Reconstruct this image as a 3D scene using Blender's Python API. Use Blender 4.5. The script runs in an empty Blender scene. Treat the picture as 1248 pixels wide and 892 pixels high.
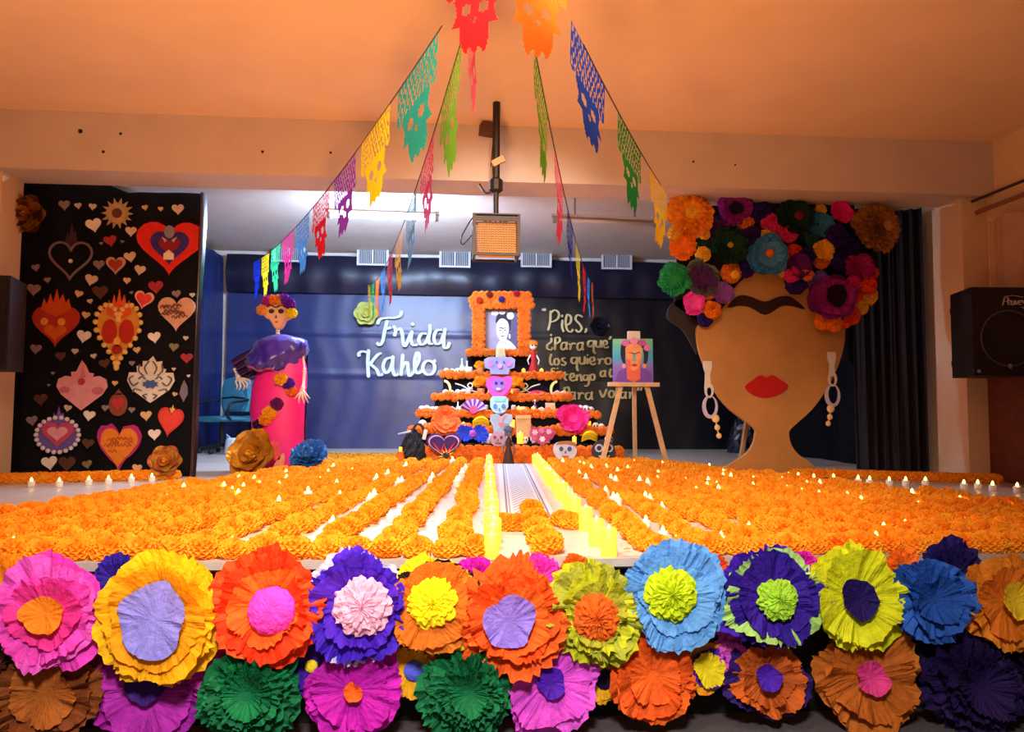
import bpy, math, random
from mathutils import Vector, Quaternion, Matrix
PI = math.pi
random.seed(7)
scn = bpy.context.scene
COL = scn.collection

# ------------------------------------------------------------------ camera
F = 900.0                                   # focal length in pixels of a 1248 x 892 frame
YAW, PITCH, ROLL = math.radians(4.1), math.radians(3.43), math.radians(0.34)
CAM = Vector((0, 0, 1.24))
fw = Vector((math.sin(YAW)*math.cos(PITCH), math.cos(YAW)*math.cos(PITCH), math.sin(PITCH)))
rt = Vector((math.cos(YAW), -math.sin(YAW), 0))
up = rt.cross(fw)
rt, up = rt*math.cos(ROLL)+up*math.sin(ROLL), up*math.cos(ROLL)-rt*math.sin(ROLL)
cd = bpy.data.cameras.new('camera'); cam = bpy.data.objects.new('camera', cd); COL.objects.link(cam)
cd.sensor_width = 36; cd.lens = 36*F/1248; cd.clip_start = .05; cd.clip_end = 100
cam.matrix_world = Matrix(((rt.x, up.x, -fw.x, CAM.x), (rt.y, up.y, -fw.y, CAM.y), (rt.z, up.z, -fw.z, CAM.z), (0, 0, 0, 1)))
scn.camera = cam
scn.view_settings.view_transform = 'Standard'; scn.view_settings.look = 'None'
scn.view_settings.gamma = 1; scn.view_settings.use_curve_mapping = False
scn.view_settings.exposure = 0.42
scn.cycles.use_denoising = True
scn.cycles.max_bounces = 8
scn.cycles.sample_clamp_indirect = 6

def ray(px, py): return fw + rt*((px-624)/F) - up*((py-446)/F)
def at(px, py, Y):                          # the point of the vertical plane y = Y seen at a pixel
    d = ray(px, py); return CAM + d*((Y-CAM.y)/d.y)
def on(px, py, Z):                          # the point of the level z = Z seen at a pixel
    d = ray(px, py); return CAM + d*((Z-CAM.z)/d.z)
def m_per_px(p): return (Vector(p)-CAM).dot(fw)/F

# ------------------------------------------------------------------ light
def lin(h):
    h = h.lstrip('#'); o = []
    for i in (0, 2, 4):
        c = int(h[i:i+2], 16)/255
        o.append(c/12.92 if c <= .04045 else ((c+.055)/1.055)**2.4)
    return (*o, 1)
w = bpy.data.worlds.new('world'); scn.world = w; w.use_nodes = True
w.node_tree.nodes['Background'].inputs[0].default_value = lin('#ffe2c6')
w.node_tree.nodes['Background'].inputs[1].default_value = .2
def area(name, loc, target, size, power, color, size_y=None, spread=180):
    l = bpy.data.lights.new(name, 'AREA'); l.energy = power; l.color = lin(color)[:3]
    l.size = size; l.spread = math.radians(spread)
    if size_y: l.shape = 'RECTANGLE'; l.size_y = size_y
    o = bpy.data.objects.new(name, l); COL.objects.link(o); o.location = loc
    o.rotation_euler = (Vector(target)-Vector(loc)).to_track_quat('-Z', 'Y').to_euler(); return o
def spot(name, loc, target, power, color, deg, blend=.6, rad=.15):
    l = bpy.data.lights.new(name, 'SPOT'); l.energy = power; l.color = lin(color)[:3]
    l.spot_size = math.radians(deg); l.spot_blend = blend; l.shadow_soft_size = rad
    o = bpy.data.objects.new(name, l); COL.objects.link(o); o.location = loc
    o.rotation_euler = (Vector(target)-Vector(loc)).to_track_quat('-Z', 'Y').to_euler(); return o
# unseen, guessed ceiling lamp behind the photographer; the other three are added fills
spot('hall_ceiling_lamp', (-.15, -.3, 3.3), (-.05, 3.0, .66), 820, '#fff2e6', 80, 1, .3)
spot('added_warm_fill', (-.3, 1.6, 3.5), (-.1, 5.0, .64), 620, '#ffdcae', 86, .9, .3)  # added fill from overhead to brighten the marigold field
spot('added_amber_bounce', (-.6, 1.3, .4), (-.5, 3.4, 3.7), 520, '#ffad60', 115, 1, .3)  # added; stands for orange bounce off the marigolds onto the ceiling
spot('added_altar_fill', (.3, 1.4, 3.5), (.45, 9.2, 1.35), 900, '#ffe8d0', 34, .9, .15)  # added fill to brighten the altar, no fixture there

# ------------------------------------------------------------------ helpers
MATS = {}
def mat(key, color, rough=.6, metal=0, var=0, vscale=8, bump=0, bscale=40, trans=0, emit=None, estr=0, spec=.5, sheen=0, color2=None):
    if key in MATS: return MATS[key]
    m = bpy.data.materials.new(key); MATS[key] = m; m.use_nodes = True
    nt = m.node_tree; b = nt.nodes['Principled BSDF']; out = nt.nodes['Material Output']
    c = lin(color); b.inputs['Base Color'].default_value = c
    b.inputs['Roughness'].default_value = rough; b.inputs['Metallic'].default_value = metal
    b.inputs['Specular IOR Level'].default_value = spec
    if sheen: b.inputs['Sheen Weight'].default_value = sheen
    tc = None
    if var or bump:
        tc = nt.nodes.new('ShaderNodeNewGeometry')
    if var:
        n = nt.nodes.new('ShaderNodeTexNoise'); n.inputs['Scale'].default_value = vscale; n.inputs['Detail'].default_value = 4
        nt.links.new(tc.outputs['Position'], n.inputs['Vector'])
        mx = nt.nodes.new('ShaderNodeMix'); mx.data_type = 'RGBA'
        rmp = nt.nodes.new('ShaderNodeMapRange'); rmp.inputs['From Min'].default_value = .3; rmp.inputs['From Max'].default_value = .7
        nt.links.new(n.outputs['Fac'], rmp.inputs['Value']); nt.links.new(rmp.outputs['Result'], mx.inputs['Factor'])
        lo = lin(color2) if color2 else tuple(v*(1-var) for v in c[:3])+(1,)
        mx.inputs['A'].default_value = lo
        mx.inputs['B'].default_value = tuple(min(1, v*(1+var*.5)) for v in c[:3])+(1,)
        nt.links.new(mx.outputs['Result'], b.inputs['Base Color'])
        csock = mx.outputs['Result']
    if bump:
        n2 = nt.nodes.new('ShaderNodeTexNoise'); n2.inputs['Scale'].default_value = bscale; n2.inputs['Detail'].default_value = 3
        nt.links.new(tc.outputs['Position'], n2.inputs['Vector'])
        bp = nt.nodes.new('ShaderNodeBump'); bp.inputs['Strength'].default_value = bump; bp.inputs['Distance'].default_value = .02
        nt.links.new(n2.outputs['Fac'], bp.inputs['Height']); nt.links.new(bp.outputs['Normal'], b.inputs['Normal'])
    if emit:
        b.inputs['Emission Color'].default_value = lin(emit); b.inputs['Emission Strength'].default_value = estr
    if trans:
        t = nt.nodes.new('ShaderNodeBsdfTranslucent'); ms = nt.nodes.new('ShaderNodeMixShader'); ms.inputs[0].default_value = trans
        if var: nt.links.new(csock, t.inputs['Color'])
        else: t.inputs['Color'].default_value = c
        nt.links.new(b.outputs[0], ms.inputs[1]); nt.links.new(t.outputs[0], ms.inputs[2]); nt.links.new(ms.outputs[0], out.inputs[0])
    return m
def paper(hexc): return mat('tissue_paper_'+hexc.strip('#'), hexc, .75, var=.22, vscale=22, bump=.35, bscale=60, trans=.22, spec=.25)
def card(hexc): return mat('card_'+hexc.strip('#'), hexc, .7, var=.12, vscale=15, spec=.3)
def foil(hexc): return mat('foil_'+hexc.strip('#'), hexc, .35, metal=.45, var=.25, vscale=14, bump=.3, bscale=30)

class MB:
    def __init__(s): s.v = []; s.f = []
    def add(s, vs, fs):
        o = len(s.v); s.v += [tuple(v) for v in vs]; s.f += [tuple(i+o for i in q) for q in fs]; return s
    def box(s, x0, x1, y0, y1, z0, z1):
        return s.add([(x0,y0,z0),(x1,y0,z0),(x1,y1,z0),(x0,y1,z0),(x0,y0,z1),(x1,y0,z1),(x1,y1,z1),(x0,y1,z1)],
                     [(0,3,2,1),(4,5,6,7),(0,1,5,4),(1,2,6,5),(2,3,7,6),(3,0,4,7)])
    def bar(s, a, b, wx, wy, upv=(0,0,1)):      # a square bar between two points
        a, b = Vector(a), Vector(b); d = (b-a).normalized(); u_ = Vector(upv)
        if abs(d.dot(u_)) > .95: u_ = Vector((0,1,0))
        x = d.cross(u_).normalized()*wx/2; y = d.cross(x).normalized()*wy/2
        return s.add([a-x-y,a+x-y,a+x+y,a-x+y,b-x-y,b+x-y,b+x+y,b-x+y],[(0,3,2,1),(4,5,6,7),(0,1,5,4),(1,2,6,5),(2,3,7,6),(3,0,4,7)])
    def tube(s, pts, r, n=8, cap=True):
        pts = [Vector(p) for p in pts]; vs = []; N = len(pts)
        rr = r if isinstance(r, (list, tuple)) else [r]*N
        x = None
        for i, p in enumerate(pts):
            d = (pts[min(i+1,N-1)]-pts[max(i-1,0)]).normalized()
            if x is None:
                h = Vector((0,0,1)) if abs(d.z) < .9 else Vector((0,1,0)); x = d.cross(h).normalized()
            else: x = (x-d*x.dot(d)).normalized()
            y = d.cross(x)
            for k in range(n):
                a = 2*PI*k/n; vs.append(p+(x*math.cos(a)+y*math.sin(a))*rr[i])
        fs = [(i*n+k, i*n+(k+1)%n, (i+1)*n+(k+1)%n, (i+1)*n+k) for i in range(N-1) for k in range(n)]
        if cap: fs += [tuple(range(n-1,-1,-1)), tuple((N-1)*n+k for k in range(n))]
        return s.add(vs, fs)
    def lathe(s, prof, n=20, c=(0,0,0), sx=1, sy=1):   # prof: (r, z) from bottom to top
        vs = []; N = len(prof)
        for r, z in prof:
            for k in range(n):
                a = 2*PI*k/n; vs.append((c[0]+r*math.cos(a)*sx, c[1]+r*math.sin(a)*sy, c[2]+z))
        fs = [(i*n+k, i*n+(k+1)%n, (i+1)*n+(k+1)%n, (i+1)*n+k) for i in range(N-1) for k in range(n)]
        fs += [tuple(range(n-1,-1,-1)), tuple((N-1)*n+k for k in range(n))]
        return s.add(vs, fs)
    def prism(s, poly, y0, y1):                 # polygon of (x, z), extruded along y, y0 the front
        n = len(poly); vs = [(x,y0,z) for x,z in poly]+[(x,y1,z) for x,z in poly]
        fs = [(i, i+n, (i+1)%n+n, (i+1)%n) for i in range(n)]
        ar = sum(poly[i][0]*poly[(i+1)%n][1]-poly[(i+1)%n][0]*poly[i][1] for i in range(n))
        a = tuple(range(n)); b = tuple(range(2*n-1, n-1, -1))
        if ar < 0: a, b = a[::-1], b[::-1]; fs = [q[::-1] for q in fs]
        return s.add(vs, fs+[a, b])
    def ball(s, c, r, n=12, m=8, sx=1, sy=1, sz=1):
        vs = []; 
        for i in range(1, m):
            t = PI*i/m
            for k in range(n):
                a = 2*PI*k/n; vs.append((c[0]+r*sx*math.sin(t)*math.cos(a), c[1]+r*sy*math.sin(t)*math.sin(a), c[2]-r*sz*math.cos(t)))
        fs = [(i*n+k, i*n+(k+1)%n, (i+1)*n+(k+1)%n, (i+1)*n+k) for i in range(m-2) for k in range(n)]
        b = len(vs); vs += [(c[0],c[1],c[2]-r*sz),(c[0],c[1],c[2]+r*sz)]
        fs += [(b,(k+1)%n,k) for k in range(n)]+[(b+1,(m-2)*n+k,(m-2)*n+(k+1)%n) for k in range(n)]
        return s.add(vs, fs)
    def loft(s, rings, cap=True):
        n = len(rings[0]); vs = [p for r in rings for p in r]; N = len(rings)
        fs = [(i*n+k, i*n+(k+1)%n, (i+1)*n+(k+1)%n, (i+1)*n+k) for i in range(N-1) for k in range(n)]
        if cap: fs += [tuple(range(n-1,-1,-1)), tuple((N-1)*n+k for k in range(n))]
        return s.add(vs, fs)
    def sheet(s, fn, nu, nv):
        vs = [fn(i/nu, j/nv) for j in range(nv+1) for i in range(nu+1)]
        return s.add(vs, [(j*(nu+1)+i, j*(nu+1)+i+1, (j+1)*(nu+1)+i+1, (j+1)*(nu+1)+i) for j in range(nv) for i in range(nu)])
    def mesh(s, name, m=None, smooth=False):
        me = bpy.data.meshes.new(name); me.from_pydata(s.v, [], s.f); me.update()
        if m: me.materials.append(m)
        if smooth: me.polygons.foreach_set('use_smooth', [True]*len(me.polygons))
        return me
    def build(s, name, m, parent=None, smooth=False, loc=None, rot=None):
        return link(name, s.mesh(name, m, smooth), parent, loc, rot)
def link(name, me, parent=None, loc=None, rot=None, m=None, scale=None):
    o = bpy.data.objects.new(name, me); COL.objects.link(o)
    if parent: o.parent = parent
    if loc is not None: o.location = loc
    if rot is not None: o.rotation_euler = rot
    if scale is not None: o.scale = (scale,)*3 if not hasattr(scale, '__len__') else scale
    if m is not None:
        if not me.materials: me.materials.append(None)
        o.material_slots[0].link = 'OBJECT'; o.material_slots[0].material = m
    return o
def empty(name, loc, rot=None):
    o = bpy.data.objects.new(name, None); COL.objects.link(o); o.location = loc; o.empty_display_size = .05
    if rot is not None: o.rotation_euler = rot
    return o
def tag(o, label, cat, group=None):
    o['label'] = label; o['category'] = cat
    if group: o['group'] = group
    return o
def struct(name, mb, m, parent=None, smooth=False):
    o = mb.build(name, m, parent, smooth)
    if not parent: o['kind'] = 'structure'
    return o
def facing(d): return Vector(d).to_track_quat('Z', 'Y').to_euler()
def smooth_path(pts, k=6, closed=False):         # Catmull-Rom through points
    P = [Vector(p) for p in pts]; out = []; n = len(P)
    if n < 3: 
        return [P[0].lerp(P[-1], i/k) for i in range(k+1)]
    rng = range(n if closed else n-1)
    for i in rng:
        p0 = P[(i-1)%n] if closed or i else P[0]; p1 = P[i]; p2 = P[(i+1)%n]; p3 = P[(i+2)%n] if closed or i+2 < n else P[-1]
        for j in range(k):
            t = j/k; out.append(.5*((2*p1)+(p2-p0)*t+(2*p0-5*p1+4*p2-p3)*t*t+(3*p1-p0-3*p2+p3)*t**3))
    if not closed: out.append(P[-1])
    return out
def heart_poly(w, h, n=32):
    o = []
    for i in range(n):
        t = 2*PI*i/n; x = 16*math.sin(t)**3; y = 13*math.cos(t)-5*math.cos(2*t)-2*math.cos(3*t)-math.cos(4*t)
        o.append((x/16*w/2, (y+2.5)/29*h))
    return o
def ring_poly(rx, rz, n=24, cx=0, cz=0): return [(cx+rx*math.cos(2*PI*i/n), cz+rz*math.sin(2*PI*i/n)) for i in range(n)]
def prism_ring(mb, outer, inner, y0, y1):        # frame between two outlines of equal count
    n = len(outer)
    vs = [(x,y0,z) for x,z in outer]+[(x,y0,z) for x,z in inner]+[(x,y1,z) for x,z in outer]+[(x,y1,z) for x,z in inner]
    fs = []
    for i in range(n):
        j = (i+1)%n
        fs += [(i,j,n+j,n+i),(2*n+i,3*n+i,3*n+j,2*n+j),(i,2*n+i,2*n+j,j),(n+i,n+j,3*n+j,3*n+i)]
    return mb.add(vs, fs)
# ------------------------------------------------------------------ the room
ST, CEIL, BEAMZ = .64, 3.68, 3.19           # stage level, ceiling, underside of the beam
YF, YB, YW = 3.0, 6.2, 11.6                 # stage front, beam front, back wall
XL, XR = -4.15, 4.78
beamm = mat('beam_paint_less_bounce', '#d2c2bc', .85, var=.06, vscale=3, bump=.08, bscale=60)  # same paint as the ceiling; weaker orange bounce put into a greyer colour
cream = mat('cream_wall_paint', '#e6c9a4', .85, var=.06, vscale=3, bump=.08, bscale=60)
ceilm = mat('ceiling_paint', '#f0d0aa', .9, var=.05, vscale=2, bump=.06, bscale=30)
whitec = mat('stage_ceiling_paint', '#f0e6da', .85, var=.05, vscale=3)
darkfl = mat('hall_floor_terrazzo', '#4c484d', .5, var=.2, vscale=60)
stagef = mat('stage_floor_tile', '#cfc4ba', .38, var=.1, vscale=4)
black = mat('black_cloth', '#0d0b12', .85, var=.3, vscale=6, bump=.2, bscale=30, spec=.2)
plast = mat('plastic_sheet_blue_lit', '#12286a', .40, var=.3, vscale=2.5, bump=.2, bscale=5, spec=.8)  # black plastic; blue cast of the tube light put into its colour
struct('floor', MB().box(XL-.1, XR+.1, -4, YF+.2, -.1, 0), darkfl)
stage = MB().box(XL, XR, YF+.06, YW+.1, ST-.05, ST)
struct('floor_stage', stage, stagef)
struct('trim_1', MB().box(XL, XR, YF, YF+.06, ST-.03, ST+.002), mat('stage_edge_metal', '#b7b4b4', .45, metal=.3, var=.15, vscale=20))
struct('wall_stage_front', MB().box(XL, XR, YF+.05, YF+.15, 0, ST-.05), mat('stage_front_black', '#08070a', .9))
struct('ceiling', MB().box(XL-.1, XR+.1, -4, YB+.02, CEIL, CEIL+.1), ceilm)
struct('ceiling_stage', MB().box(XL-.1, XR+.1, YB+.02, YW+.2, CEIL, CEIL+.1), whitec)
beam = struct('trim_2', MB().box(XL, XR, YB, YB+.42, BEAMZ, CEIL), beamm)
# drill holes and stains on the beam
hole = MB().lathe([(.0,0),(.012,0),(.010,.006),(.0,.006)], 8).mesh('drill_hole', mat('hole_dark', '#2a1a12', .9))
for x, y, s in ((98,160,1.6),(147,163,1),(126,185,1.1),(320,185,1.1),(403,186,1),(845,197,.9),(896,201,.8)):
    link('drill_hole', hole, beam, at(x, y, YB+.001), (PI/2,0,0), scale=s)
struct('wall_left', MB().box(XL-.1, XL, -4, YW+.2, 0, CEIL), cream)
struct('wall_back', MB().box(XL, XR, YW, YW+.1, ST, CEIL), whitec)
px_in = on(1165, 583, ST).x
struct('wall_right', MB().box(XR, XR+.1, -4, YW+.2, 0, CEIL), cream)
struct('trim_3', MB().box(px_in-.02, XR, YB+.1, YB+.52, ST, BEAMZ), cream)                       # right pillar
struct('trim_4', MB().box(XL, at(21, 400, YB+.4).x, YB+.1, YB+.4, ST, BEAMZ), cream)             # left pillar
# brick lower right wall, brick courses in the material
bm_ = bpy.data.materials.new('dark_red_brick'); bm_.use_nodes = True; nt = bm_.node_tree
tx = nt.nodes.new('ShaderNodeTexBrick'); tcn = nt.nodes.new('ShaderNodeNewGeometry'); sp = nt.nodes.new('ShaderNodeSeparateXYZ'); cb = nt.nodes.new('ShaderNodeCombineXYZ')
nt.links.new(tcn.outputs['Position'], sp.inputs[0]); nt.links.new(sp.outputs['Y'], cb.inputs['X']); nt.links.new(sp.outputs['Z'], cb.inputs['Y'])
nt.links.new(cb.outputs[0], tx.inputs['Vector']); tx.inputs['Scale'].default_value = 4.5
tx.inputs['Color1'].default_value = lin('#7a3420'); tx.inputs['Color2'].default_value = lin('#642a1a'); tx.inputs['Mortar'].default_value = lin('#5a3a2c')
nt.links.new(tx.outputs['Color'], nt.nodes['Principled BSDF'].inputs['Base Color']); nt.nodes['Principled BSDF'].inputs['Roughness'].default_value = .8
struct('wall_right_brick', MB().box(XR-.05, XR, -4, YB+.1, 0, 1.75), bm_)
# pleated beige window curtain on the right wall and its rails
def pleat(u, v):
    y = 2.5+u*(YB-2.5); return (XR-.09-.035*math.sin(u*62)-.01*math.sin(u*151), y, 1.85+v*(2.95-1.85))
tag(MB().sheet(pleat, 240, 6).build('pleated_curtain', mat('beige_curtain', '#c3a18a', .8, var=.1, vscale=5), smooth=True), 'beige pleated curtain hanging on the right wall behind the loudspeaker', 'curtain')
p = MB().tube([(XR-.1, 2, 3.06), (XR-.1, YB+.1, 3.06)], .022, 8)
rail = tag(p.build('curtain_rail', mat('rail_brown', '#8a5d3c', .6)), 'brown double curtain rail along the right wall', 'rail')
MB().tube([(XR-.14, 2, 3.16), (XR-.14, YB+.1, 3.16)], .014, 8).build('cable_conduit', mat('conduit_dark', '#3a2418', .6), rail)
# ---------------- stage enclosure of black plastic and cloth
XM = at(655, 420, YW).x; XS0, XS1 = -3.55, XM
def bwall(u, v):
    x = XS0+u*(XS1-XS0); z = ST+v*(3.05-ST)
    seam = .02*math.exp(-((z-1.78)/.03)**2)+.02*math.exp(-((z-2.42)/.03)**2)
    return (x, YW-.07-.006*math.sin(x*5.1+.5*z)-.008*math.sin(x*2.3-.3*z)-.002*math.sin(x*17+2*math.sin(z*3))-seam, z)
bd = tag(MB().sheet(bwall, 220, 60).build('plastic_backdrop', plast, smooth=True), 'shiny plastic sheet with blue lamplight painted in, behind the name lettering', 'backdrop')
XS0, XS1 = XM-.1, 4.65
obk = MB().sheet(bwall, 160, 60).build('plastic_backdrop', mat('plastic_sheet_shaded', '#0e0d18', .45, var=.3, vscale=2.5, bump=.2, bscale=5, spec=.6), smooth=True)  # same plastic; lack of tube light here put into a darker colour
obk.location.y = -.015; tag(obk, 'plastic sheet with shade painted in, on the back wall behind the quotation', 'backdrop')
def valance(u, v):
    x = -3.55+u*8.2; z = 3.02+v*(3.6-3.02)
    return (x, YW-.16-.07*math.sin(v*PI)-.012*math.sin(x*4+v*3)-.008*math.sin(x*13), z)
tag(MB().sheet(valance, 160, 14).build('plastic_valance', mat('plastic_valance', '#0d1130', .4, var=.3, vscale=3, bump=.2, bscale=6, spec=.6), smooth=True), 'dark plastic valance puffed out along the top of the back wall', 'backdrop')
def lwall(u, v):
    y = YB+.55+u*(YW-.1-YB-.55); z = ST+v*(3.55-ST); x = -3.62+.02*math.sin(y*6+z)+.012*math.sin(y*15)
    return (x, y, z)
tag(MB().sheet(lwall, 120, 12).build('plastic_side_sheet', plast, smooth=True), 'dark plastic sheet covering the stage wall beside the office chairs', 'backdrop')
def rwall(u, v):
    y = 7.62+u*(YW-.1-7.62); z = ST+v*(3.5-ST); x = 4.62+.03*math.sin(y*5)+.015*math.sin(y*13+z)
    return (x, y, z)
tag(MB().sheet(rwall, 120, 12).build('cloth_side_sheet', black, smooth=True), 'black cloth covering the stage wall behind the giant face', 'backdrop')
xa, xb = at(1040, 400, 7.45).x, at(1139, 400, 6.9).x
def rcurt(u, v):
    b_ = v*.25
    x = xa+u*(xb-xa); y = 7.42-.35*u+.045*math.sin(u*42+.8*math.sin(v*2))*(1-.4*v)+.02*math.sin(u*95); z = ST+.01+v*(3.3-ST)
    return (x, y, z)
tag(MB().sheet(rcurt, 160, 20).build('stage_curtain', mat('dark_brown_curtain', '#160a10', .8, var=.25, vscale=5), smooth=True), 'tall black pleated stage curtain next to the right pillar', 'curtain')
xa2, xb2 = at(905, 300, 7.6).x, at(1045, 300, 7.6).x
def tcurt(u, v): return (xa2+u*(xb2-xa2), 7.62+.03*math.sin(u*40), 1.7+.9*(1-u)+v*(CEIL-1.7-.9*(1-u)))
tag(MB().sheet(tcurt, 80, 8).build('stage_curtain', MATS['dark_brown_curtain'], smooth=True), 'black cloth swag hanging above and behind the giant face', 'curtain')
# ---------------- wall vents
vf = MB(); vs_ = MB(); wv, hv = .24, .155
o8 = [(-wv,-hv),(wv,-hv),(wv,hv),(-wv,hv)]; i8 = [(-wv+.025,-hv+.025),(wv-.025,-hv+.025),(wv-.025,hv-.025),(-wv+.025,hv-.025)]
prism_ring(vf, o8, i8, -.03, .02); vf.box(-.012, .012, -.03, .02, -hv+.02, hv-.02)
for k in range(7):
    for s in (-1, 1):
        x = s*.022+s*k*.028+s*.014; vs_.box(x-.007, x+.007, -.012, .012, -hv+.02, hv-.02)
vb = MB().box(-wv+.01, wv-.01, .012, .02, -hv+.01, hv-.01)
fm, sm, bm2 = vf.mesh('vent_frame', mat('vent_white', '#e6e6e2', .5)), vs_.mesh('vent_blades', mat('vent_blades', '#b9bec6', .5)), vb.mesh('vent_back', mat('vent_dark', '#1d2028', .8))
for x, y, lb in ((353,307,'white wall vent half hidden behind the blue and pink paper flags'),(454.5,311.5,'white wall vent above the pale green rose'),(554.5,314,'white wall vent just beside the projector cage, over the name lettering'),(653.5,314,'white wall vent over the start of the quotation'),(751.5,316.5,'white wall vent nearest the orange flower of the giant face')):
    r = tag(empty('wall_vent', at(x, y, YW-.26)), lb, 'vent', 'vents along the back wall')
    link('frame', fm, r); link('blades', sm, r); link('backing', bm2, r)
# ---------------- fluorescent tubes
a, b = at(401, 262, 7.95), at(532, 266, 7.95)
def tube_lamp(a, b, lit, label):
    r = tag(empty('fluorescent_lamp', (a+b)/2), label, 'ceiling lamp', 'tube lamps on the stage ceiling')
    h = (b-a)/2; d = h.normalized()
    MB().tube([-h, h], .021, 12).build('tube', mat('tube_glow', '#ffffff', .4, emit='#bcd8ff', estr=TUBE) if lit else mat('tube_dead', '#cfc3b6', .3), r, True)
    MB().bar(-h-d*.03+Vector((0,0,.05)), h+d*.03+Vector((0,0,.045)), .09, .025).build('fixture_body', mat('fixture_body', '#b9ab9c', .6), r)
    for s in (-1, 1): MB().box(-.02,.02,-.025,.025,-.03,.07).build('end_cap', mat('cap_grey', '#8f8880', .6), r, loc=h*s)
    top = max(a.z, b.z)
    for s in (-.6, .6): MB().box(-.01,.01,-.01,.01,.06,CEIL-(a.z+b.z)/2).build('hanger', mat('cap_grey', '#8f8880', .6), r, loc=h*s)
TUBE = 850
tube_lamp(a, b, True, 'glowing white fluorescent tube under the stage ceiling')
tube_lamp(at(676, 268, 7.95), at(798, 273, 7.95), False, 'unlit fluorescent tube under the stage ceiling')
# ---------------- projector in its cage
pc = at(605, 285, 5.6); s_ = m_per_px(pc); W2, H2, D2 = 27*s_, 25*s_, .13
pr = tag(empty('projector_cage', (pc.x, pc.y, pc.z-H2)), 'caged projector hanging from a dark ceiling pole', 'projector')
iron = mat('dark_iron', '#2a1c18', .55, metal=.4)
fr = MB()
for sx in (-1, 1):
    for y in (0, 2*D2): fr.bar((sx*W2, y, 0), (sx*W2*1.02, y, 2*H2), .022, .022)
    for z in (0, 2*H2*.97): fr.bar((sx*W2, 0, z), (sx*W2, 2*D2, z), .02, .02)
for y in (0, 2*D2):
    for z in (0, 2*H2*.97): fr.bar((-W2, y, z), (W2, y, z), .02, .02)
for k in range(5): fr.bar((-W2+W2*2*k/4, 0, 2*H2*.97), (-W2*.3+W2*.6*k/4, 2*D2, 2*H2*.97), .014, .01)
fr.build('cage_frame', iron, pr)
mesh_ = MB(); wz = 2*H2*.80
for k in range(15):
    z = .01+wz*k/14
    mesh_.tube([(-W2+2*W2*i/26, -.004, z+(.006 if i%2 else -.006)) for i in range(27)], .0032, 4)
for k in range(27): mesh_.tube([(-W2+2*W2*k/26, -.008, 0), (-W2+2*W2*k/26, -.008, wz)], .0022, 4)
mesh_.build('wire_mesh', mat('mesh_orange_lit', '#8a5a2a', .45, metal=.5), pr)  # warm light on the wire put into its orange colour
MB().box(-W2*.82, W2*.9, .03, 2*D2-.03, .02, wz*.97).build('projector_body', mat('projector_orange_lit', '#f0b060', .5), pr)  # cream body with the warm light put into its colour
MB().box(-W2, W2, -.01, .004, wz+.005, 2*H2*.97).build('top_band', iron, pr)
pole = MB().tube([(0, D2, 2*H2), (0, D2, 2*H2+.32)], .022, 10); pole.tube([(0, D2, 2*H2+.3), (0, D2, CEIL-pr.location.z)], .03, 10)
pole.build('pole', iron, pr)
MB().lathe([(.03,0),(.055,.02),(.055,.1),(.03,.12)], 10, (0, D2, 2*H2+.20)).build('pole_clamp', iron, pr)
MB().bar((-.03, D2-.03, 2*H2+.42), (.06, D2-.03, 2*H2+.47), .03, .05).build('tape', mat('tape_tan', '#c79a6c', .7), pr)
MB().tube(smooth_path([(-W2*.6,D2,2*H2),(-W2*1.0,D2,2*H2*1.02),(-W2*1.35,D2,2*H2*.75),(-W2*1.6,D2,2*H2*.45),(-W2*1.5,D2,2*H2*.32),(-W2*1.1,D2,2*H2*.55)],5), .006, 5).build('cable', mat('cable_black', '#17100e', .6), pr, True)
MB().tube(smooth_path([(-.02,D2,2*H2+.22),(-.08,D2,2*H2+.2),(-.13,D2,2*H2+.27)],5), .009, 5).build('cable', MATS['cable_black'], pr, True)
q = at(596, 158, YB-.06)
jb = tag(MB().box(-.075,.06,-.05,.06,-.045,.045).build('junction_box', mat('box_brown', '#5c3a2a', .7), loc=q, rot=(0,.08,.2)), 'small brown junction box on the beam above the projector', 'box')
MB().tube([(.05,.03,-.03),(.055,.05,-.3)], .004, 5).build('cable', MATS['cable_black'], jb)
# ---------------- loudspeakers
sp_black = mat('speaker_black', '#120c16', .6, var=.2, vscale=20, bump=.15, bscale=80)
def loudspeaker(loc, rz, w_, h_, d_, label, logo):
    r = tag(empty('loudspeaker', loc, (0,0,rz)), label, 'speaker')
    b = MB(); poly = [(0,0),(w_,0),(w_*.86,d_),(w_*.14,d_)]
    b.add([(x,y,0) for x,y in poly]+[(x,y,h_) for x,y in poly], [(0,3,2,1),(4,5,6,7),(0,1,5,4),(1,2,6,5),(2,3,7,6),(3,0,4,7)])
    b.build('cabinet', sp_black, r)
    MB().box(.025, w_-.025, -.012, 0, .025, h_-.025).build('grille', mat('speaker_grille', '#150e18', .8, bump=.5, bscale=300), r)
    t = MB(); t.tube([(w_*.5+w_*.40*math.cos(a*PI/24), -.02, h_*.42+w_*.40*math.sin(a*PI/24)) for a in range(49)], .007, 6)
    t.build('woofer_ring', mat('ring_grey', '#4a3f48', .5), r, True)
    t = MB(); t.lathe([(w_*.36,0),(w_*.3,-.004),(w_*.12,-.012),(.001,-.012)], 32); t.build('woofer_cone', mat('cone_black', '#0e0a10', .5), r, True, (w_*.5,-.008,h_*.42), (PI/2,0,0))
    MB().ball((w_*.06,-.015,h_*.05), .014).build('corner_screw', mat('screw', '#8a8088', .4), r)
    MB().ball((w_*.5,-.022,h_*.42-w_*.4), .02, sy=.4).build('port_badge', mat('badge', '#857a80', .4), r)
    for z in (.15, .8): MB().box(w_*.3, w_*.7, d_-.01, d_+.16, h_*z, h_*z+.05).build('wall_bracket', iron, r)
    if logo: stroke_word(logo, r, mat('logo_silver', '#c9c2c6', .4), -.017)
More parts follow.
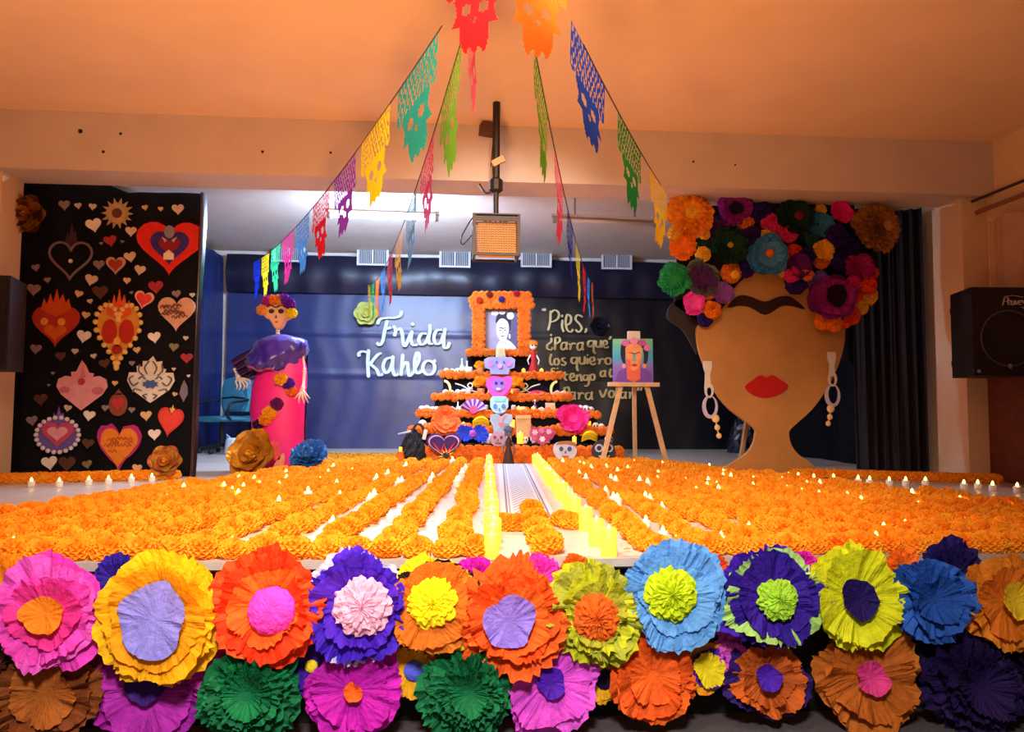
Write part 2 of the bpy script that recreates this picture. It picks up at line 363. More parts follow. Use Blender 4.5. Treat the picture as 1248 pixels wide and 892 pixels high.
# ---------------- brush lettering: strokes become flat ribbons with real thickness
def ribbon(mb, pts, w0, y0, y1, calli=.5, k=6):
    P = smooth_path([(x, 0, z) for x, z in pts], k); n = len(P); L = []; R_ = []
    for i, p in enumerate(P):
        d = P[min(i+1,n-1)]-P[max(i-1,0)]
        if d.length < 1e-9: d = Vector((1,0,0))
        d.normalize(); wd = w0*((1-calli)+calli*abs(d.z))*.5*(.55 if i in (0, n-1) else 1)
        nx = Vector((-d.z, 0, d.x)); L.append(p+nx*wd); R_.append(p-nx*wd)
    vs = [(q.x, y0-.004*i/n, q.z) for i, q in enumerate(L)]+[(q.x, y0-.004*i/n, q.z) for i, q in enumerate(R_)]+[(q.x, y1, q.z) for q in L]+[(q.x, y1, q.z) for q in R_]
    fs = []
    for i in range(n-1):
        fs += [(i,n+i,n+i+1,i+1),(2*n+i,2*n+i+1,3*n+i+1,3*n+i),(i,i+1,2*n+i+1,2*n+i),(n+i,3*n+i,3*n+i+1,n+i+1)]
    fs += [(0,2*n,3*n,n),(n-1,2*n-1,4*n-1,3*n-1)]
    mb.add(vs, fs)
def dot(cx, cz, r, n=10): return ('dot', cx, cz, r)
def stroke_word(letters, parent, m, yf, th=.012):
    for nm, wd, strokes in letters:
        mb = MB()
        for j_, st in enumerate(strokes):
            if st[0] == 'dot': mb.prism(ring_poly(st[3], st[3], 10, st[1], st[2]), yf, yf+th)
            else: ribbon(mb, st, wd, yf-.003*j_, yf+th)
        mb.build('letter_'+nm, m, parent)
def lettering(name, label, spec, ox, oy, sc, Y, color, wd, k=1):
    # spec: list of (letter, [strokes in zoom coordinates])
    c = at(ox+500/sc*k, oy+450/sc, Y); r = tag(empty(name, (c.x, Y, c.z)), label, 'lettering')
    def T(p): q = at(ox+p[0]/sc, oy+p[1]/sc, Y); return (q.x-c.x, q.z-c.z)
    s = m_per_px(c)/sc; L = []
    for nm, strokes in spec:
        o = []
        for st in strokes:
            if st[0] == 'dot': x, z = T(st[1:3]); o.append(('dot', x, z, st[3]*s))
            elif st[0] == 'o': o.append([T((st[1]+st[3]*math.cos(a*PI/6-PI/2), st[2]+st[4]*math.sin(a*PI/6-PI/2))) for a in range(13)])
            else: o.append([T(p) for p in st])
        L.append((nm, wd*s, o))
    stroke_word(L, r, card(color), 0)
    return r
D = dot
frida = [
 ('f',[[(268,318),(248,400),(232,480),(208,512),(185,492)],[(190,352),(212,312),(270,302),(330,300),(368,284),(380,248)],[(245,392),(300,376)]]),
 ('r',[[(312,362),(332,395),(322,445)],[(335,400),(368,386),(384,430),(392,500),(410,515),(455,410)]]),
 ('i',[[(460,400),(452,470),(468,512),(505,508)],D(464,350,14)]),
 ('d',[[(575,425),(535,425),(512,468),(528,508),(565,492),(592,430)],[(597,350),(600,400),(588,460),(596,500),(622,502)]]),
 ('a',[[(695,395),(652,400),(630,450),(645,502),(682,490),(706,425)],[(718,380),(706,460),(708,528),(735,532),(752,490)]]),
 ('k',[[(122,545),(116,650),(122,765)],[(52,602),(46,580),(72,562),(115,570)],[(225,575),(190,592),(135,660)],[(135,660),(182,700),(206,746),(236,735)]]),
 ('a',[[(300,608),(255,625),(235,680),(255,728),(288,705),(308,645)],[(312,592),(308,690),(325,746),(356,735)]]),
 ('h',[[(388,580),(382,660),(375,752)],[(378,705),(400,655),(425,650),(430,715),(442,752),(476,715)]]),
 ('l',[[(474,715),(510,640),(515,590),(498,572),(482,625),(482,700),(506,732),(545,705)]]),
 ('o',[('o',590,688,46,55),[(592,632),(622,645),(642,628)]]),
]
lettering('name_lettering', 'large white brush lettering of a first and last name on the blue-tinted backdrop', frida, 430, 340, 6.37, YW-.145, '#dff2ff', 27)
quote = [
 ('quote_mark',[[(8,60),(16,40)],[(24,62),(32,40)]]),
 ('p',[[(76,58),(72,150),(54,226)],[(74,80),(108,54),(142,75),(140,118),(108,145),(74,152)]]),
 ('i',[[(176,135),(172,195),(186,236)],D(172,102,11)]),
 ('e',[[(198,185),(240,160),(246,112),(216,92),(202,150),(214,218),(246,236),(264,212)]]),
 ('s',[[(345,112),(302,94),(284,130),(320,172),(336,208),(310,238),(284,216)]]),
 ('comma',[[(372,205),(374,222),(362,242)]]),
 ('question_mark',[D(80,262,9),[(82,285),(80,318),(50,345),(48,374),(78,387),(96,366)]]),
 ('p',[[(116,280),(112,390)],[(115,286),(146,284),(152,314),(116,340)]]),
 ('a',[[(206,325),(176,330),(164,365),(180,387),(206,366)],[(211,320),(208,360),(216,386)]]),
 ('r',[[(226,335),(244,350),(238,388)],[(240,355),(262,332),(286,338)]]),
 ('a',[[(338,325),(306,335),(299,370),(316,391),(340,370)],[(345,320),(342,370),(352,390)]]),
 ('q',[[(427,310),(396,315),(388,345),(408,362),(434,342)],[(438,304),(436,395),(454,418)]]),
 ('u',[[(456,308),(455,348),(475,366),(496,345)],[(498,304),(496,352),(506,368)]]),
 ('e',[[(513,346),(546,336),(540,310),(520,314),(514,348),(540,371),(562,358)],[(566,300),(582,274)]]),
 ('l',[[(84,420),(72,455),(72,490),(84,512),(97,504)]]), ('o',[('o',126,486,20,27)]), ('s',[[(203,455),(176,458),(178,478),(202,495),(186,516),(162,506)]]),
 ('q',[[(288,450),(256,455),(250,488),(272,501),(294,482)],[(298,444),(296,540),(310,562)]]),
 ('u',[[(320,444),(318,488),(340,506),(360,485)],[(363,440),(361,492),(370,506)]]),
 ('i',[[(386,455),(383,492),(392,504)],D(386,430,7)]),
 ('e',[[(404,487),(440,476),(436,450),(412,454),(404,488),(430,511),(452,498)]]),
 ('r',[[(468,462),(488,478),(478,508)],[(482,482),(505,460),(526,468)]]), ('o',[('o',558,480,24,27)]),
 ('s',[[(118,545),(92,542),(84,564),(110,580),(106,602),(82,600)]]), ('i',[[(136,565),(134,600),(142,612)],D(134,540,7)]),
 ('t',[[(196,568),(194,625),(216,642)],[(165,602),(226,590)]]), ('e',[[(238,622),(270,610),(266,585),(246,590),(238,625),(260,646),(282,635)]]),
 ('n',[[(296,592),(294,646)],[(296,612),(325,594),(332,640),(345,642)]]),
 ('g',[[(386,600),(356,600),(350,630),(372,641),(388,615)],[(392,594),(396,660),(376,692),(358,682)]]), ('o',[('o',426,615,19,25)]),
 ('a',[[(526,562),(500,568),(494,598),(514,611),(530,590)],[(534,555),(530,596),(540,612)]]), ('l',[[(582,542),(570,580),(580,612),(594,602)]]),
 ('a',[[(640,562),(614,568),(608,598),(628,611),(644,590)],[(648,555),(644,596),(654,612)]]), ('s',[[(705,560),(680,562),(682,580),(704,594),(690,612),(670,604)]]),
 ('p',[[(192,698),(190,760),(170,795)],[(192,710),(222,698),(230,730),(196,752)]]), ('a',[[(268,740),(242,745),(234,782),(254,802),(276,780)],[(280,734),(276,785),(286,802)]]),
 ('r',[[(300,745),(316,758),(310,802)],[(312,770),(334,746),(354,756)]]), ('a',[[(404,745),(376,750),(369,785),(390,802),(414,780)],[(421,734),(418,785),(430,802)]]),
 ('v',[[(486,722),(512,782),(546,712)]]), ('o',[('o',586,756,22,29)]), ('l',[[(634,698),(624,750),(630,788),(648,784)]]),
 ('a',[[(694,740),(667,745),(660,775),(680,791),(700,770)],[(705,734),(702,780),(712,794)]]), ('r',[[(728,740),(742,752),(736,794)],[(738,764),(756,742),(772,748)]]),
 ('quote_mark',[[(812,700),(802,728)],[(838,700),(828,728)]]),
]
lettering('quote_lettering', 'gold brush lettering of a quotation about feet and wings on the backdrop', quote, 660, 370, 6.862, YW-.155, '#e3d29a', 19)
# loudspeakers on both side walls; the right one carries its maker's script
def logo_letters(x, z, s):
    G = [('p',[[(0,0),(4,14)],[(2,14),(10,15),(10,9),(3,7)]]),('e',[[(10,5),(16,7),(15,10),(11,8),(11,2),(16,2)]]),('a',[[(22,9),(18,8),(17,3),(20,1),(23,8)],[(23,9),(23,1)]]),
         ('v',[[(25,10),(27,2),(31,10)]]),('e',[[(31,5),(37,7),(36,10),(32,8),(32,2),(37,2)]]),('y',[[(39,10),(41,4),(45,11)],[(45,11),(42,-4),(36,-3)]]),('flash',[[(4,17),(20,19),(40,16)]])]
    return [(n, 1.6*s, [[(x+p[0]*s, z+p[1]*s) for p in st] for st in ss]) for n, ss in G]
sp0 = at(1187, 458, 5.65)
loudspeaker((sp0.x, 5.65, sp0.z), math.radians(-4), .56, .72, .42, 'black loudspeaker with a silver script badge on the right wall', logo_letters(.24, .57, .0042))
sl0 = at(4, 450, 5.65)
loudspeaker((sl0.x-.62, 5.65, sl0.z), math.radians(4), .62, .70, .42, 'black loudspeaker on the left wall cut by the picture edge', None)

# ---------------- left black cloth with paper hearts
YC = 6.72
tlx, brx = at(28, 400, YC).x, at(250, 400, YC).x
def lcurt(u, v):
    px = (12+16*v)*(1-u)+(236+14*v)*u
    top = 221 if u < .42 else 221+14*min(1, (u-.42)/.16)
    py = 590+(top-590)*v
    q = at(px, py, YC); return (q.x, YC-.012*math.sin(u*11)-.008*math.sin(u*27+v*3), max(q.z, ST+.004))
hc = tag(MB().sheet(lcurt, 90, 40).build('hanging_cloth', black, smooth=True), 'large black cloth panel pinned full of paper hearts', 'cloth panel')
def sheen(u, v):
    q = at(238+14*v-8*(1-u), 588+(236-588)*v, YC-.05); return (q.x, YC-.05+.05*math.sin(u*PI)*-1+.03*math.sin(v*9)*u, max(q.z, ST+.004))
MB().sheet(sheen, 8, 40).build('plastic_edge_fold', mat('plastic_edge', '#241c22', .2, spec=.9), hc, True)
YH = YC-.035
HG = 'paper hearts pinned to the black cloth'
def flat(name, polys, px, py, label, cat='paper heart', group=HG, rz=0, Y=YH):
    # polys: list of (part name, polygon in pixels about the centre with z up, colour, depth step)
    c = at(px, py, Y); s = m_per_px(c); r = empty(name, c, (0, rz, 0)); tag(r, label, cat, group)
    for nm, poly, colr, k in polys:
        MB().prism([(x*s, z*s) for x, z in poly], -.004-.007*k, .006 if k == 0 else -.004-.007*(k-1)+.001).build(nm, card(colr) if isinstance(colr, str) else colr, r)
    return r
hm = heart_poly(1, .92).copy(); hmesh = MB().prism(hm, -.006, .006).mesh('paper_heart')
def small_heart(x, y, wpx, col, label, rz=0):
    c = at(x, y, YH); s = m_per_px(c)
    tag(link('paper_heart', hmesh, None, c, (0, rz, 0), card(col), scale=(wpx*s, 1, wpx*s)), label, 'paper heart', HG)
z1 = [(350,225,30,'m'),(425,228,18,'c'),(503,233,20,'c'),(788,238,16,'o'),(873,245,14,'o'),(967,248,32,'c'),(510,335,42,'w'),(712,368,30,'c'),(600,420,34,'r'),(665,422,9,'m'),(550,432,9,'m'),
 (708,507,32,'c'),(538,550,30,'m'),(760,578,30,'c'),(195,565,22,'m'),(258,632,18,'m'),(183,685,36,'m'),(495,632,34,'c'),(690,635,20,'o'),(545,700,42,'b'),(428,707,22,'o'),(490,747,15,'c'),(467,823,22,'o'),(848,672,40,'r'),(715,700,10,'m'),(960,708,24,'m'),(1045,713,14,'c')]
z2 = [(455,92,38,'w'),(840,97,34,'w'),(1010,100,14,'c'),(195,160,30,'m'),(330,200,28,'b'),(408,172,18,'c'),(510,198,16,'c'),(570,240,30,'b'),(745,165,20,'o'),(945,150,26,'g'),(1015,210,32,'r'),(718,237,16,'m'),(288,290,10,'m'),
 (945,268,11,'c'),(1025,305,9,'c'),(265,355,8,'m'),(625,345,16,'o'),(222,435,36,'b'),(573,480,20,'m'),(717,490,18,'m'),(368,480,20,'c'),(485,522,32,'w'),(795,522,30,'o'),(950,405,14,'o'),(175,550,30,'m'),(840,625,34,'w'),
 (478,675,32,'b'),(270,780,42,'w'),(365,785,46,'b'),(475,787,26,'g'),(745,808,26,'p')]
HC = {'m':('#8d7c84','small dull mauve paper heart on the black cloth'),'c':('#d8c3ae','small cream paper heart on the black cloth'),'o':('#d9b983','small yellowish paper heart on the black cloth'),'w':('#efe4dc','medium white paper heart on the black cloth'),
 'r':('#a8303a','dark red paper heart on the black cloth'),'b':('#5a3826','faded brown paper heart on the black cloth'),'g':('#84785a','olive grey paper heart on the black cloth'),'p':('#f2b890','peach paper heart at the foot of the black cloth')}
for oy, L in ((200, z1), (390, z2)):
    for x, y, wd, c in L: small_heart(x/4.46, oy+y/4.46, wd*2/4.46*.98, *HC[c], rz=random.uniform(-.25,.25))
def HP(w_, h_, dz=0): return [(x, z+dz) for x, z in heart_poly(w_, h_)]
def flame(w_, h_, z0, n=3):
    o = [(-w_*.5, z0)]
    for k in range(n):
        x = -w_*.5+w_*(k+.5)/n; hh = h_*(1-.45*abs(k-(n-1)/2)/max(1,(n-1)/2)); o += [(x, z0+hh)]
        if k < n-1: o += [(-w_*.5+w_*(k+1)/n, z0+hh*.45)]
    return o+[(w_*.5, z0), (0, z0-h_*.3)]
flat('paper_heart', [('border',HP(80,66),'#e02a1c',0),('inner_heart',HP(46,42),'#3a2a86',1),('core',HP(26,22,2),'#8c1f2a',2),('door',[(-6,-14),(6,-14),(6,-7),(0,-2),(-6,-7)],'#f2e4c8',3),('head',ring_poly(6,8,16,0,20),'#8d8a96',3),('wing',[(-9,14),(-3,10),(-5,7)],'#c8b8c0',3),('wing',[(9,14),(3,10),(5,7)],'#c8b8c0',3)], 207, 303, 'big bright red heart with a blue inner heart')
r = flat('paper_heart', [('beads',ring_poly(2.4,2.4,12,0,0),'#e8dde2',0),('flame',flame(14,24,24),'#3a2233',0)], 86, 318, 'large dim outlined heart with a purple flame')
s = m_per_px(r.location); P = [(x*s, -.004, z*s) for x, z in HP(50,46)]; MB().tube(P+[P[0]], .012, 6, False).build('outline', card('#7a6672'), r, True)
r = flat('sunburst_ornament', [('disc',ring_poly(13,13,20,0,-2),'#c8a878',0),('core',ring_poly(6,6,14,0,-2),'#6a3c24',1)]+[('ray',[(12*math.cos(a)-2.2*math.sin(a),-2+12*math.sin(a)+2.2*math.cos(a)),(19*math.cos(a),-2+19*math.sin(a)),(12*math.cos(a)+2.2*math.sin(a),-2+12*math.sin(a)-2.2*math.cos(a))],'#c8a878',0) for a in [2*PI*k/14 for k in range(14)]], 143, 258, 'round gold sunburst at the top of the black cloth', 'ornament')
flat('paper_heart', [('border',HP(23,22),'#c99a86',0),('inner_heart',HP(16,15),'#9c3a2c',1)], 141, 324, 'small brown-rimmed red heart high on the black cloth')
flat('paper_heart', [('border',HP(23,22),'#f0b8a0',0),('inner_heart',HP(18,17),'#e0463e',1)], 175, 366, 'light-rimmed coral heart below the big red heart', rz=.2)
def scrib(r, n, w_, h_, col, seed):
    rnd = random.Random(seed); s = m_per_px(r.location); mb = MB()
    for k in range(n):
        x = rnd.uniform(-.36,.36)*w_; z = rnd.uniform(-.1,.30)*h_
        ribbon(mb, [((x-5+2.5*j)*s,(z+(1.6 if j%2 else -1.6)*rnd.uniform(.5,1.3))*s) for j in range(5)], 1.2*s, -.013, -.004)
    mb.build('drawn_lines', card(col), r)['kind'] = 'stuff'
r = flat('paper_heart', [('sheet',HP(44,42),'#d9a78c',0)], 215, 383, 'tan heart covered in scribbled lines'); scrib(r, 16, 40, 40, '#7a4630', 1)
flat('paper_heart', [('heart',HP(56,50),'#b9361e',0),('flame',flame(36,26,20,5),'#d2521c',1),('eye',ring_poly(4.5,4.5,12,-13,6),'#f0a24a',1),('eye',ring_poly(4.5,4.5,12,7,6),'#f0a24a',1),('core',HP(26,20,-8),'#d9691e',1)], 68, 398, 'deep red flaming heart with two pale orange dots', rz=0)
r = flat('paper_heart', [('heart',HP(50,72),'#d8973a',0),('left_lobe',ring_poly(9,15,16,-10,6),'#c02a1a',1),('right_lobe',ring_poly(9,15,16,10,6),'#c02a1a',1),('keyhole',[(-3,-12),(3,-12),(4,-4),(0,0),(-4,-4)],'#f2b04a',2),('core',ring_poly(6,6,12,0,-16),'#a8231c',2),('flame',flame(30,30,28,5),'#e25a1e',1)], 144, 410, 'tall gold heart with red lobes, flame and beaded rim')
s = m_per_px(r.location)
for x, z in HP(53,77)[::1]:
    MB().ball((x*s, -.012, z*s), .024, 8, 6).build('bead', card('#f0c46a'), r, True)
flat('paper_heart', [('heart',[(0,-27),(-24,-8),(-30,2),(-28,11),(-20,15),(-8,13),(0,14),(8,13),(20,15),(28,11),(30,2),(24,-8)],'#e8a0a8',0),('crown',[(-12,12),(-13,20),(-7,20),(-4,27),(-1,34),(4,28),(8,19),(14,18),(12,12),(0,9)],'#e5939c',1),('ruby',ring_poly(4,4,12,0,8),'#c03850',2),('blush',ring_poly(6,4,12,-20,-2),'#cf7080',1),('blush',ring_poly(7,4.5,12,19,-3),'#cf7080',1),('leaf',[(-2,13),(1,28),(4,13)],'#d27a86',2)], 100, 473, 'pink crowned heart on the black cloth')
r = flat('paper_heart', [('heart',[(0,-25),(-22,-9),(-28,2),(-26,12),(-14,12),(0,9),(14,12),(26,12),(28,2),(22,-9)],'#e6ddd2',0),('crown',[(-16,10),(-17,20),(-10,19),(-10,26),(-4,26),(2,32),(6,25),(13,26),(12,18),(18,16),(16,10),(0,8)],'#e0d5c4',1)], 184, 466, 'white crowned heart with a blue centre and dark scrollwork')
s = m_per_px(r.location); mb = MB()
for sx in (-1, 1):
    for P in ([(4,10),(7,18),(2,26)],[(8,8),(14,14),(13,22)],[(20,8),(25,4),(20,-4),(14,0)],[(10,-10),(18,-8),(20,-12)],[(3,-14),(8,-16),(4,-20)],[(6,4),(10,7),(14,4)]):
        ribbon(mb, [(sx*x*s, z*s) for x, z in P], 1.5*s, -.020, -.008)
mb.build('scrollwork', card('#6a5a60'), r)['kind'] = 'stuff'
MB().prism([( (7+3*(i%2))*s*math.cos(i*PI/8), (-2+(3.5+2*(i%2))*math.sin(i*PI/8))*s) for i in range(16)], -.024, -.004).build('blue_flower', card('#3f5f96'), r)
flat('paper_heart', [('shape',ring_poly(11,14,20),'#8a4a34',0),('inner',HP(14,16),'#c8343c',1),('tip',[(-5,12),(0,19),(5,12)],'#8a4a34',0)], 144, 493, 'small brown oval heart with a red middle')
r = flat('paper_heart', [('rim',ring_poly(25,21,28),'#6a5aa8',0),('heart',HP(38,32),'#c84a74',1),('core',HP(24,18,1),'#e8a0b0',2),('flame',flame(16,18,17),'#7a5ab0',1)], 71, 530, 'violet medallion heart ringed with white beads')
s = m_per_px(r.location)
for k in range(22): MB().ball((25*s*math.cos(k*PI/11), -.012, 21*s*math.sin(k*PI/11)), .02, 8, 6).build('bead', card('#e4dcf0'), r, True)
def jag(poly, a, seed):
    rnd = random.Random(seed); return [(x*(1+rnd.uniform(-a,a)), z*(1+rnd.uniform(-a,a))) for x, z in poly]
r = flat('paper_heart', [('border',jag(HP(52,58),.07,3),'#b8307a',0),('heart',jag(HP(44,50),.05,4),'#e8862a',1)], 145, 546, 'orange heart with a ragged magenta border'); scrib(r, 12, 36, 40, '#b4581c', 2)
flat('paper_heart', [('heart',HP(31,36),'#d23a34',0),('rim',HP(27,31,0),'#e0453c',1),('flame',flame(8,8,14),'#e8b060',0)], 207, 515, 'plain red heart near the right edge of the cloth', rz=.15)
flat('paper_leaf', [('leaf',[(0,-13),(-5,-3),(-3,7),(0,14),(4,6),(5,-3)],'#7d7080',0)], 224, 477, 'narrow grey leaf shape near the right edge of the cloth', 'ornament')
# ------------------------------------------------------------------ marigold carpet
def marigold_mesh(seed, n=26, m=11, R=1.0):
    rnd = random.Random(seed); vs = []
    for i in range(m+1):
        t = i/m*PI*.80                       # from the top down past the equator
        for k in range(n):
            a = 2*PI*(k+.5*(i%2))/n
            rr = R*(1+(.13 if (k+i)%2 else -.15)+rnd.uniform(-.10,.10))*(1-.10*math.exp(-(t/.35)**2))
            vs.append((rr*math.sin(t)*math.cos(a), rr*math.sin(t)*math.sin(a), rr*math.cos(t)*.74))
    fs = []
    for i in range(m):
        for k in range(n):
            k2 = (k+1)%n; a, b, c, d = i*n+k, (i+1)*n+k, (i+1)*n+k2, i*n+k2
            fs += ([(a,b,c),(a,c,d)] if (k+i)%2 else [(a,b,d),(b,c,d)]) if i else [(a,b,c)]
    return vs, fs
marig = mat('marigold_orange', '#ffae2c', .8, var=.3, vscale=9, trans=.3, spec=.15, color2='#ff9418')
marig2 = mat('marigold_red_orange', '#ff8830', .8, var=.25, vscale=9, trans=.25, spec=.15)
heads_hi = []
for k in range(5):
    vs, fs = marigold_mesh(k, 30, 12); mb = MB(); mb.add(vs, fs); heads_hi.append(mb.mesh('marigold', marig))
heads_ga = []
for k in range(3):
    vs, fs = marigold_mesh(k+20, 18, 8); mb = MB(); mb.add(vs, fs); heads_ga.append(mb.mesh('marigold_head', marig2))
lo = [marigold_mesh(k+40, 16, 7) for k in range(4)]
Yn, Yfar = YF+.13, 8.35
rows = []
for i in range(17): u_ = .27*min(i,5)+.2*max(0,i-5); rows.append(((-.02-u_, Yn), (.22-u_*.66, Yfar)))
for j in range(18): u_ = .25*min(j,3)+.205*max(0,j-3); rows.append(((.82+u_, Yn), (1.06+u_*.62, Yfar)))
pos = []
OW = 'first second third fourth fifth sixth seventh eighth ninth tenth eleventh twelfth thirteenth fourteenth fifteenth sixteenth seventeenth eighteenth nineteenth'.split()
TW = ['', '', 'twenty', 'thirty', 'forty', 'fifty']; TT = ['', '', 'twentieth', 'thirtieth', 'fortieth', 'fiftieth']
def nth(i):                                   # 0 -> first
    i += 1
    return OW[i-1] if i < 20 else (TT[i//10] if i % 10 == 0 else TW[i//10]+'-'+OW[i%10-1])
rnd = random.Random(5)
LE0, LE1 = on(0,630,ST), on(222,596,ST); RE0, RE1 = on(1248,620,ST), on(985,589,ST)   # bare floor strips in front of the side rows
def bare(x, y):
    xl = LE0.x+(LE1.x-LE0.x)*(y-LE0.y)/(LE1.y-LE0.y); xr = RE0.x+(RE1.x-RE0.x)*(y-RE0.y)/(RE1.y-RE0.y)
    return (x < xl and y > LE0.y-.3) or (x > xr and y > RE0.y-.3)
for ri, ((x0, y0), (x1, y1)) in enumerate(rows):
    side = nth(ri)+' row from the runner towards the heart cloth' if ri < 17 else nth(ri-17)+' row from the runner towards the giant face'
    n = int((y1-y0)/.128)
    for k in range(n):
        t = (k+.5)/n; x = x0+(x1-x0)*t; y = y0+(y1-y0)*t
        if (x < 0 and y > 6.0+ (x+2.3)*1.2+.4) and x < -1.35: continue
        if x > 2.55 and y > 6.75 or x > XR-.2: continue
        if bare(x, y): continue
        if abs(x+1.7) < .3 and y > 7.05 or abs(x+1.95) < .24 and y > 6.6: continue
        pos.append((x+rnd.uniform(-.02,.02), y+rnd.uniform(-.02,.02), rnd.uniform(.05,.066), nth(k)+' marigold behind the edge row, '+side))
for k in range(31): pos.append((.08-.122*k, Yn-.05+rnd.uniform(-.012,.012), rnd.uniform(.056,.066), nth(k)+' edge-row marigold counted from the runner towards the heart cloth'))
for k in range(34): pos.append((.84+k*.112, Yn-.05+rnd.uniform(-.012,.012), rnd.uniform(.056,.066), nth(k)+' edge-row marigold counted from the runner towards the giant face'))
for k in range(24):                           # a row along the foot of the black cloth, another along the right curtain
    q = on(-10+k*9.6, 590-k*.28, ST); pos.append((q.x, q.y, .062, nth(k)+' marigold of the row below the heart cloth'))
for k in range(46):
    q = on(845+k*9.2, 577+k*.30, ST); pos.append((q.x, q.y, .06, nth(k)+' marigold of the row before the right curtain'))
for k, px in enumerate((612,622,633,645)): q = on(px, 646, ST); pos.append((q.x, q.y, .06, nth(k)+' marigold of the cross bar lying over the runner end'))
for px in (686, 696): q = on(px, 641+(px-686)*.3, ST); pos.append((q.x, q.y, .06, ('inner' if px == 686 else 'outer')+' marigold of the cross bar beside the giant-face side candles'))
for k, (px, py) in enumerate(((648,628),(652,640),(655,652),(660,664),(667,674))): q = on(px, py, ST); pos.append((q.x, q.y, .066, nth(k)+' marigold of the cross stem lying on the bare aisle floor'))
pos = [p for p in pos if p[0] < XR-.16]
vis = []
for x, y, r, lb in pos:
    v = Vector((x, y, ST+.05))-CAM; d = v.dot(fw); sx = 624+F*v.dot(rt)/d; sy = 446-F*v.dot(up)/d
    vis.append((0 if -30 < sx < 1278 else 1, d, x, y, r, lb))
vis.sort()
for n_, (o_, d, x, y, r, lb) in enumerate(vis[:300]):
    o = link('marigold', heads_hi[n_%5], None, (x, y, ST+r*.58), (rnd.uniform(-.25,.25), rnd.uniform(-.25,.25), rnd.uniform(0,6)), scale=r)
    tag(o, lb, 'marigold', 'marigold heads of the flower carpet')
mb = MB()
for n_, (o_, d, x, y, r, lb) in enumerate(vis[300:]):
    vs, fs = lo[n_%4]; M = Matrix.Translation((x, y, ST+r*.58)) @ Quaternion((0,0,1), rnd.uniform(0,6)).to_matrix().to_4x4() @ Quaternion((1,0,0), rnd.uniform(-.25,.25)).to_matrix().to_4x4() @ Matrix.Scale(r, 4)
    mb.add([M @ Vector(v) for v in vs], fs)
o = mb.build('marigold_carpet', marig); o['kind'] = 'stuff'; tag(o, 'rows of orange marigold heads carpeting the stage towards the altar', 'marigolds')
# loose petals
mb = MB(); rnd = random.Random(9)
def petal(x, y, z, s, a, tilt):
    c, sn = math.cos(a), math.sin(a); w_ = s*.4
    P = [(-s,0,0),(0,-w_,tilt*s),(s,0,0),(0,w_,tilt*s)]
    mb.add([(x+p[0]*c-p[1]*sn, y+p[0]*sn+p[1]*c, z+p[2]) for p in P], [(0,1,2,3)])
for k in range(5200):
    q = on(rnd.uniform(380,520), 553+abs(rnd.gauss(0,7)), ST)
    if q.y > 10.2 or q.y < 6 or (q.y > 8.4 and q.x > -.75): continue
    petal(q.x, q.y, ST+.004+rnd.random()*.014, rnd.uniform(.016,.03), rnd.uniform(0,6), rnd.uniform(-.1,.5))
for k in range(5200):
    (x0, y0), (x1, y1) = rnd.choice(rows); t = rnd.random()
    if x0+(x1-x0)*t > XR-.3 or bare(x0+(x1-x0)*t, y0+(y1-y0)*t): continue
    petal(x0+(x1-x0)*t+rnd.gauss(0,.08), y0+(y1-y0)*t, ST+.004+rnd.random()*.01, rnd.uniform(.012,.024), rnd.uniform(0,6), rnd.uniform(-.1,.5))
for k in range(2600):
    q = on(rnd.uniform(770,1240), rnd.uniform(566,592), ST)
    if q.y < 8.4 and q.y > 5.6 and q.x < XR-.3 and not (bare(q.x, q.y) and k%4): petal(q.x, q.y, ST+.004+rnd.random()*.01, rnd.uniform(.012,.024), rnd.uniform(0,6), rnd.uniform(-.1,.5))
o = mb.build('loose_petals', mat('petal_yellow', '#f5a81a', .8, var=.3, vscale=9, trans=.2)); o['kind'] = 'stuff'; tag(o, 'loose yellow-orange petals strewn between the marigold rows', 'petals')
# ------------------------------------------------------------------ runner rug down the aisle
A, B, C_, D_ = on(607,566,ST), on(643,566,ST), on(679,634,ST), on(611,635,ST)
rm = bpy.data.materials.new('woven_runner'); rm.use_nodes = True; nt = rm.node_tree; bs = nt.nodes['Principled BSDF']; bs.inputs['Roughness'].default_value = .9
tcn = nt.nodes.new('ShaderNodeTexCoord'); sx_ = nt.nodes.new('ShaderNodeSeparateXYZ'); nt.links.new(tcn.outputs['Generated'], sx_.inputs[0])
def mth(op, a, b=None, c=None):
    n = nt.nodes.new('ShaderNodeMath'); n.operation = op
    for i, v in enumerate((a, b, c)):
        if v is None: continue
        if isinstance(v, (int, float)): n.inputs[i].default_value = v
        else: nt.links.new(v, n.inputs[i])
    return n.outputs[0]
ux, vy = sx_.outputs['X'], sx_.outputs['Y']
uu = mth('SUBTRACT', ux, mth('MULTIPLY', vy, .42))            # follow the slant of the aisle
uc = mth('ABSOLUTE', mth('SUBTRACT', uu, .29))
zig = mth('PINGPONG', mth('ADD', mth('MULTIPLY', vy, 34.0), mth('MULTIPLY', uc, 14.0)), .5)
l1 = mth('LESS_THAN', zig, .13); l1b = mth('MULTIPLY', l1, mth('LESS_THAN', uc, .15))
bd1 = mth('LESS_THAN', mth('ABSOLUTE', mth('SUBTRACT', uc, .225)), .012); bd2 = mth('LESS_THAN', mth('ABSOLUTE', mth('SUBTRACT', uc, .19)), .006)
line = mth('MAXIMUM', l1b, mth('MAXIMUM', bd1, bd2))
mx = nt.nodes.new('ShaderNodeMix'); mx.data_type = 'RGBA'; nt.links.new(line, mx.inputs['Factor']); mx.inputs['A'].default_value = lin('#cfd0d6'); mx.inputs['B'].default_value = lin('#7d7480')
nt.links.new(mx.outputs['Result'], bs.inputs['Base Color'])
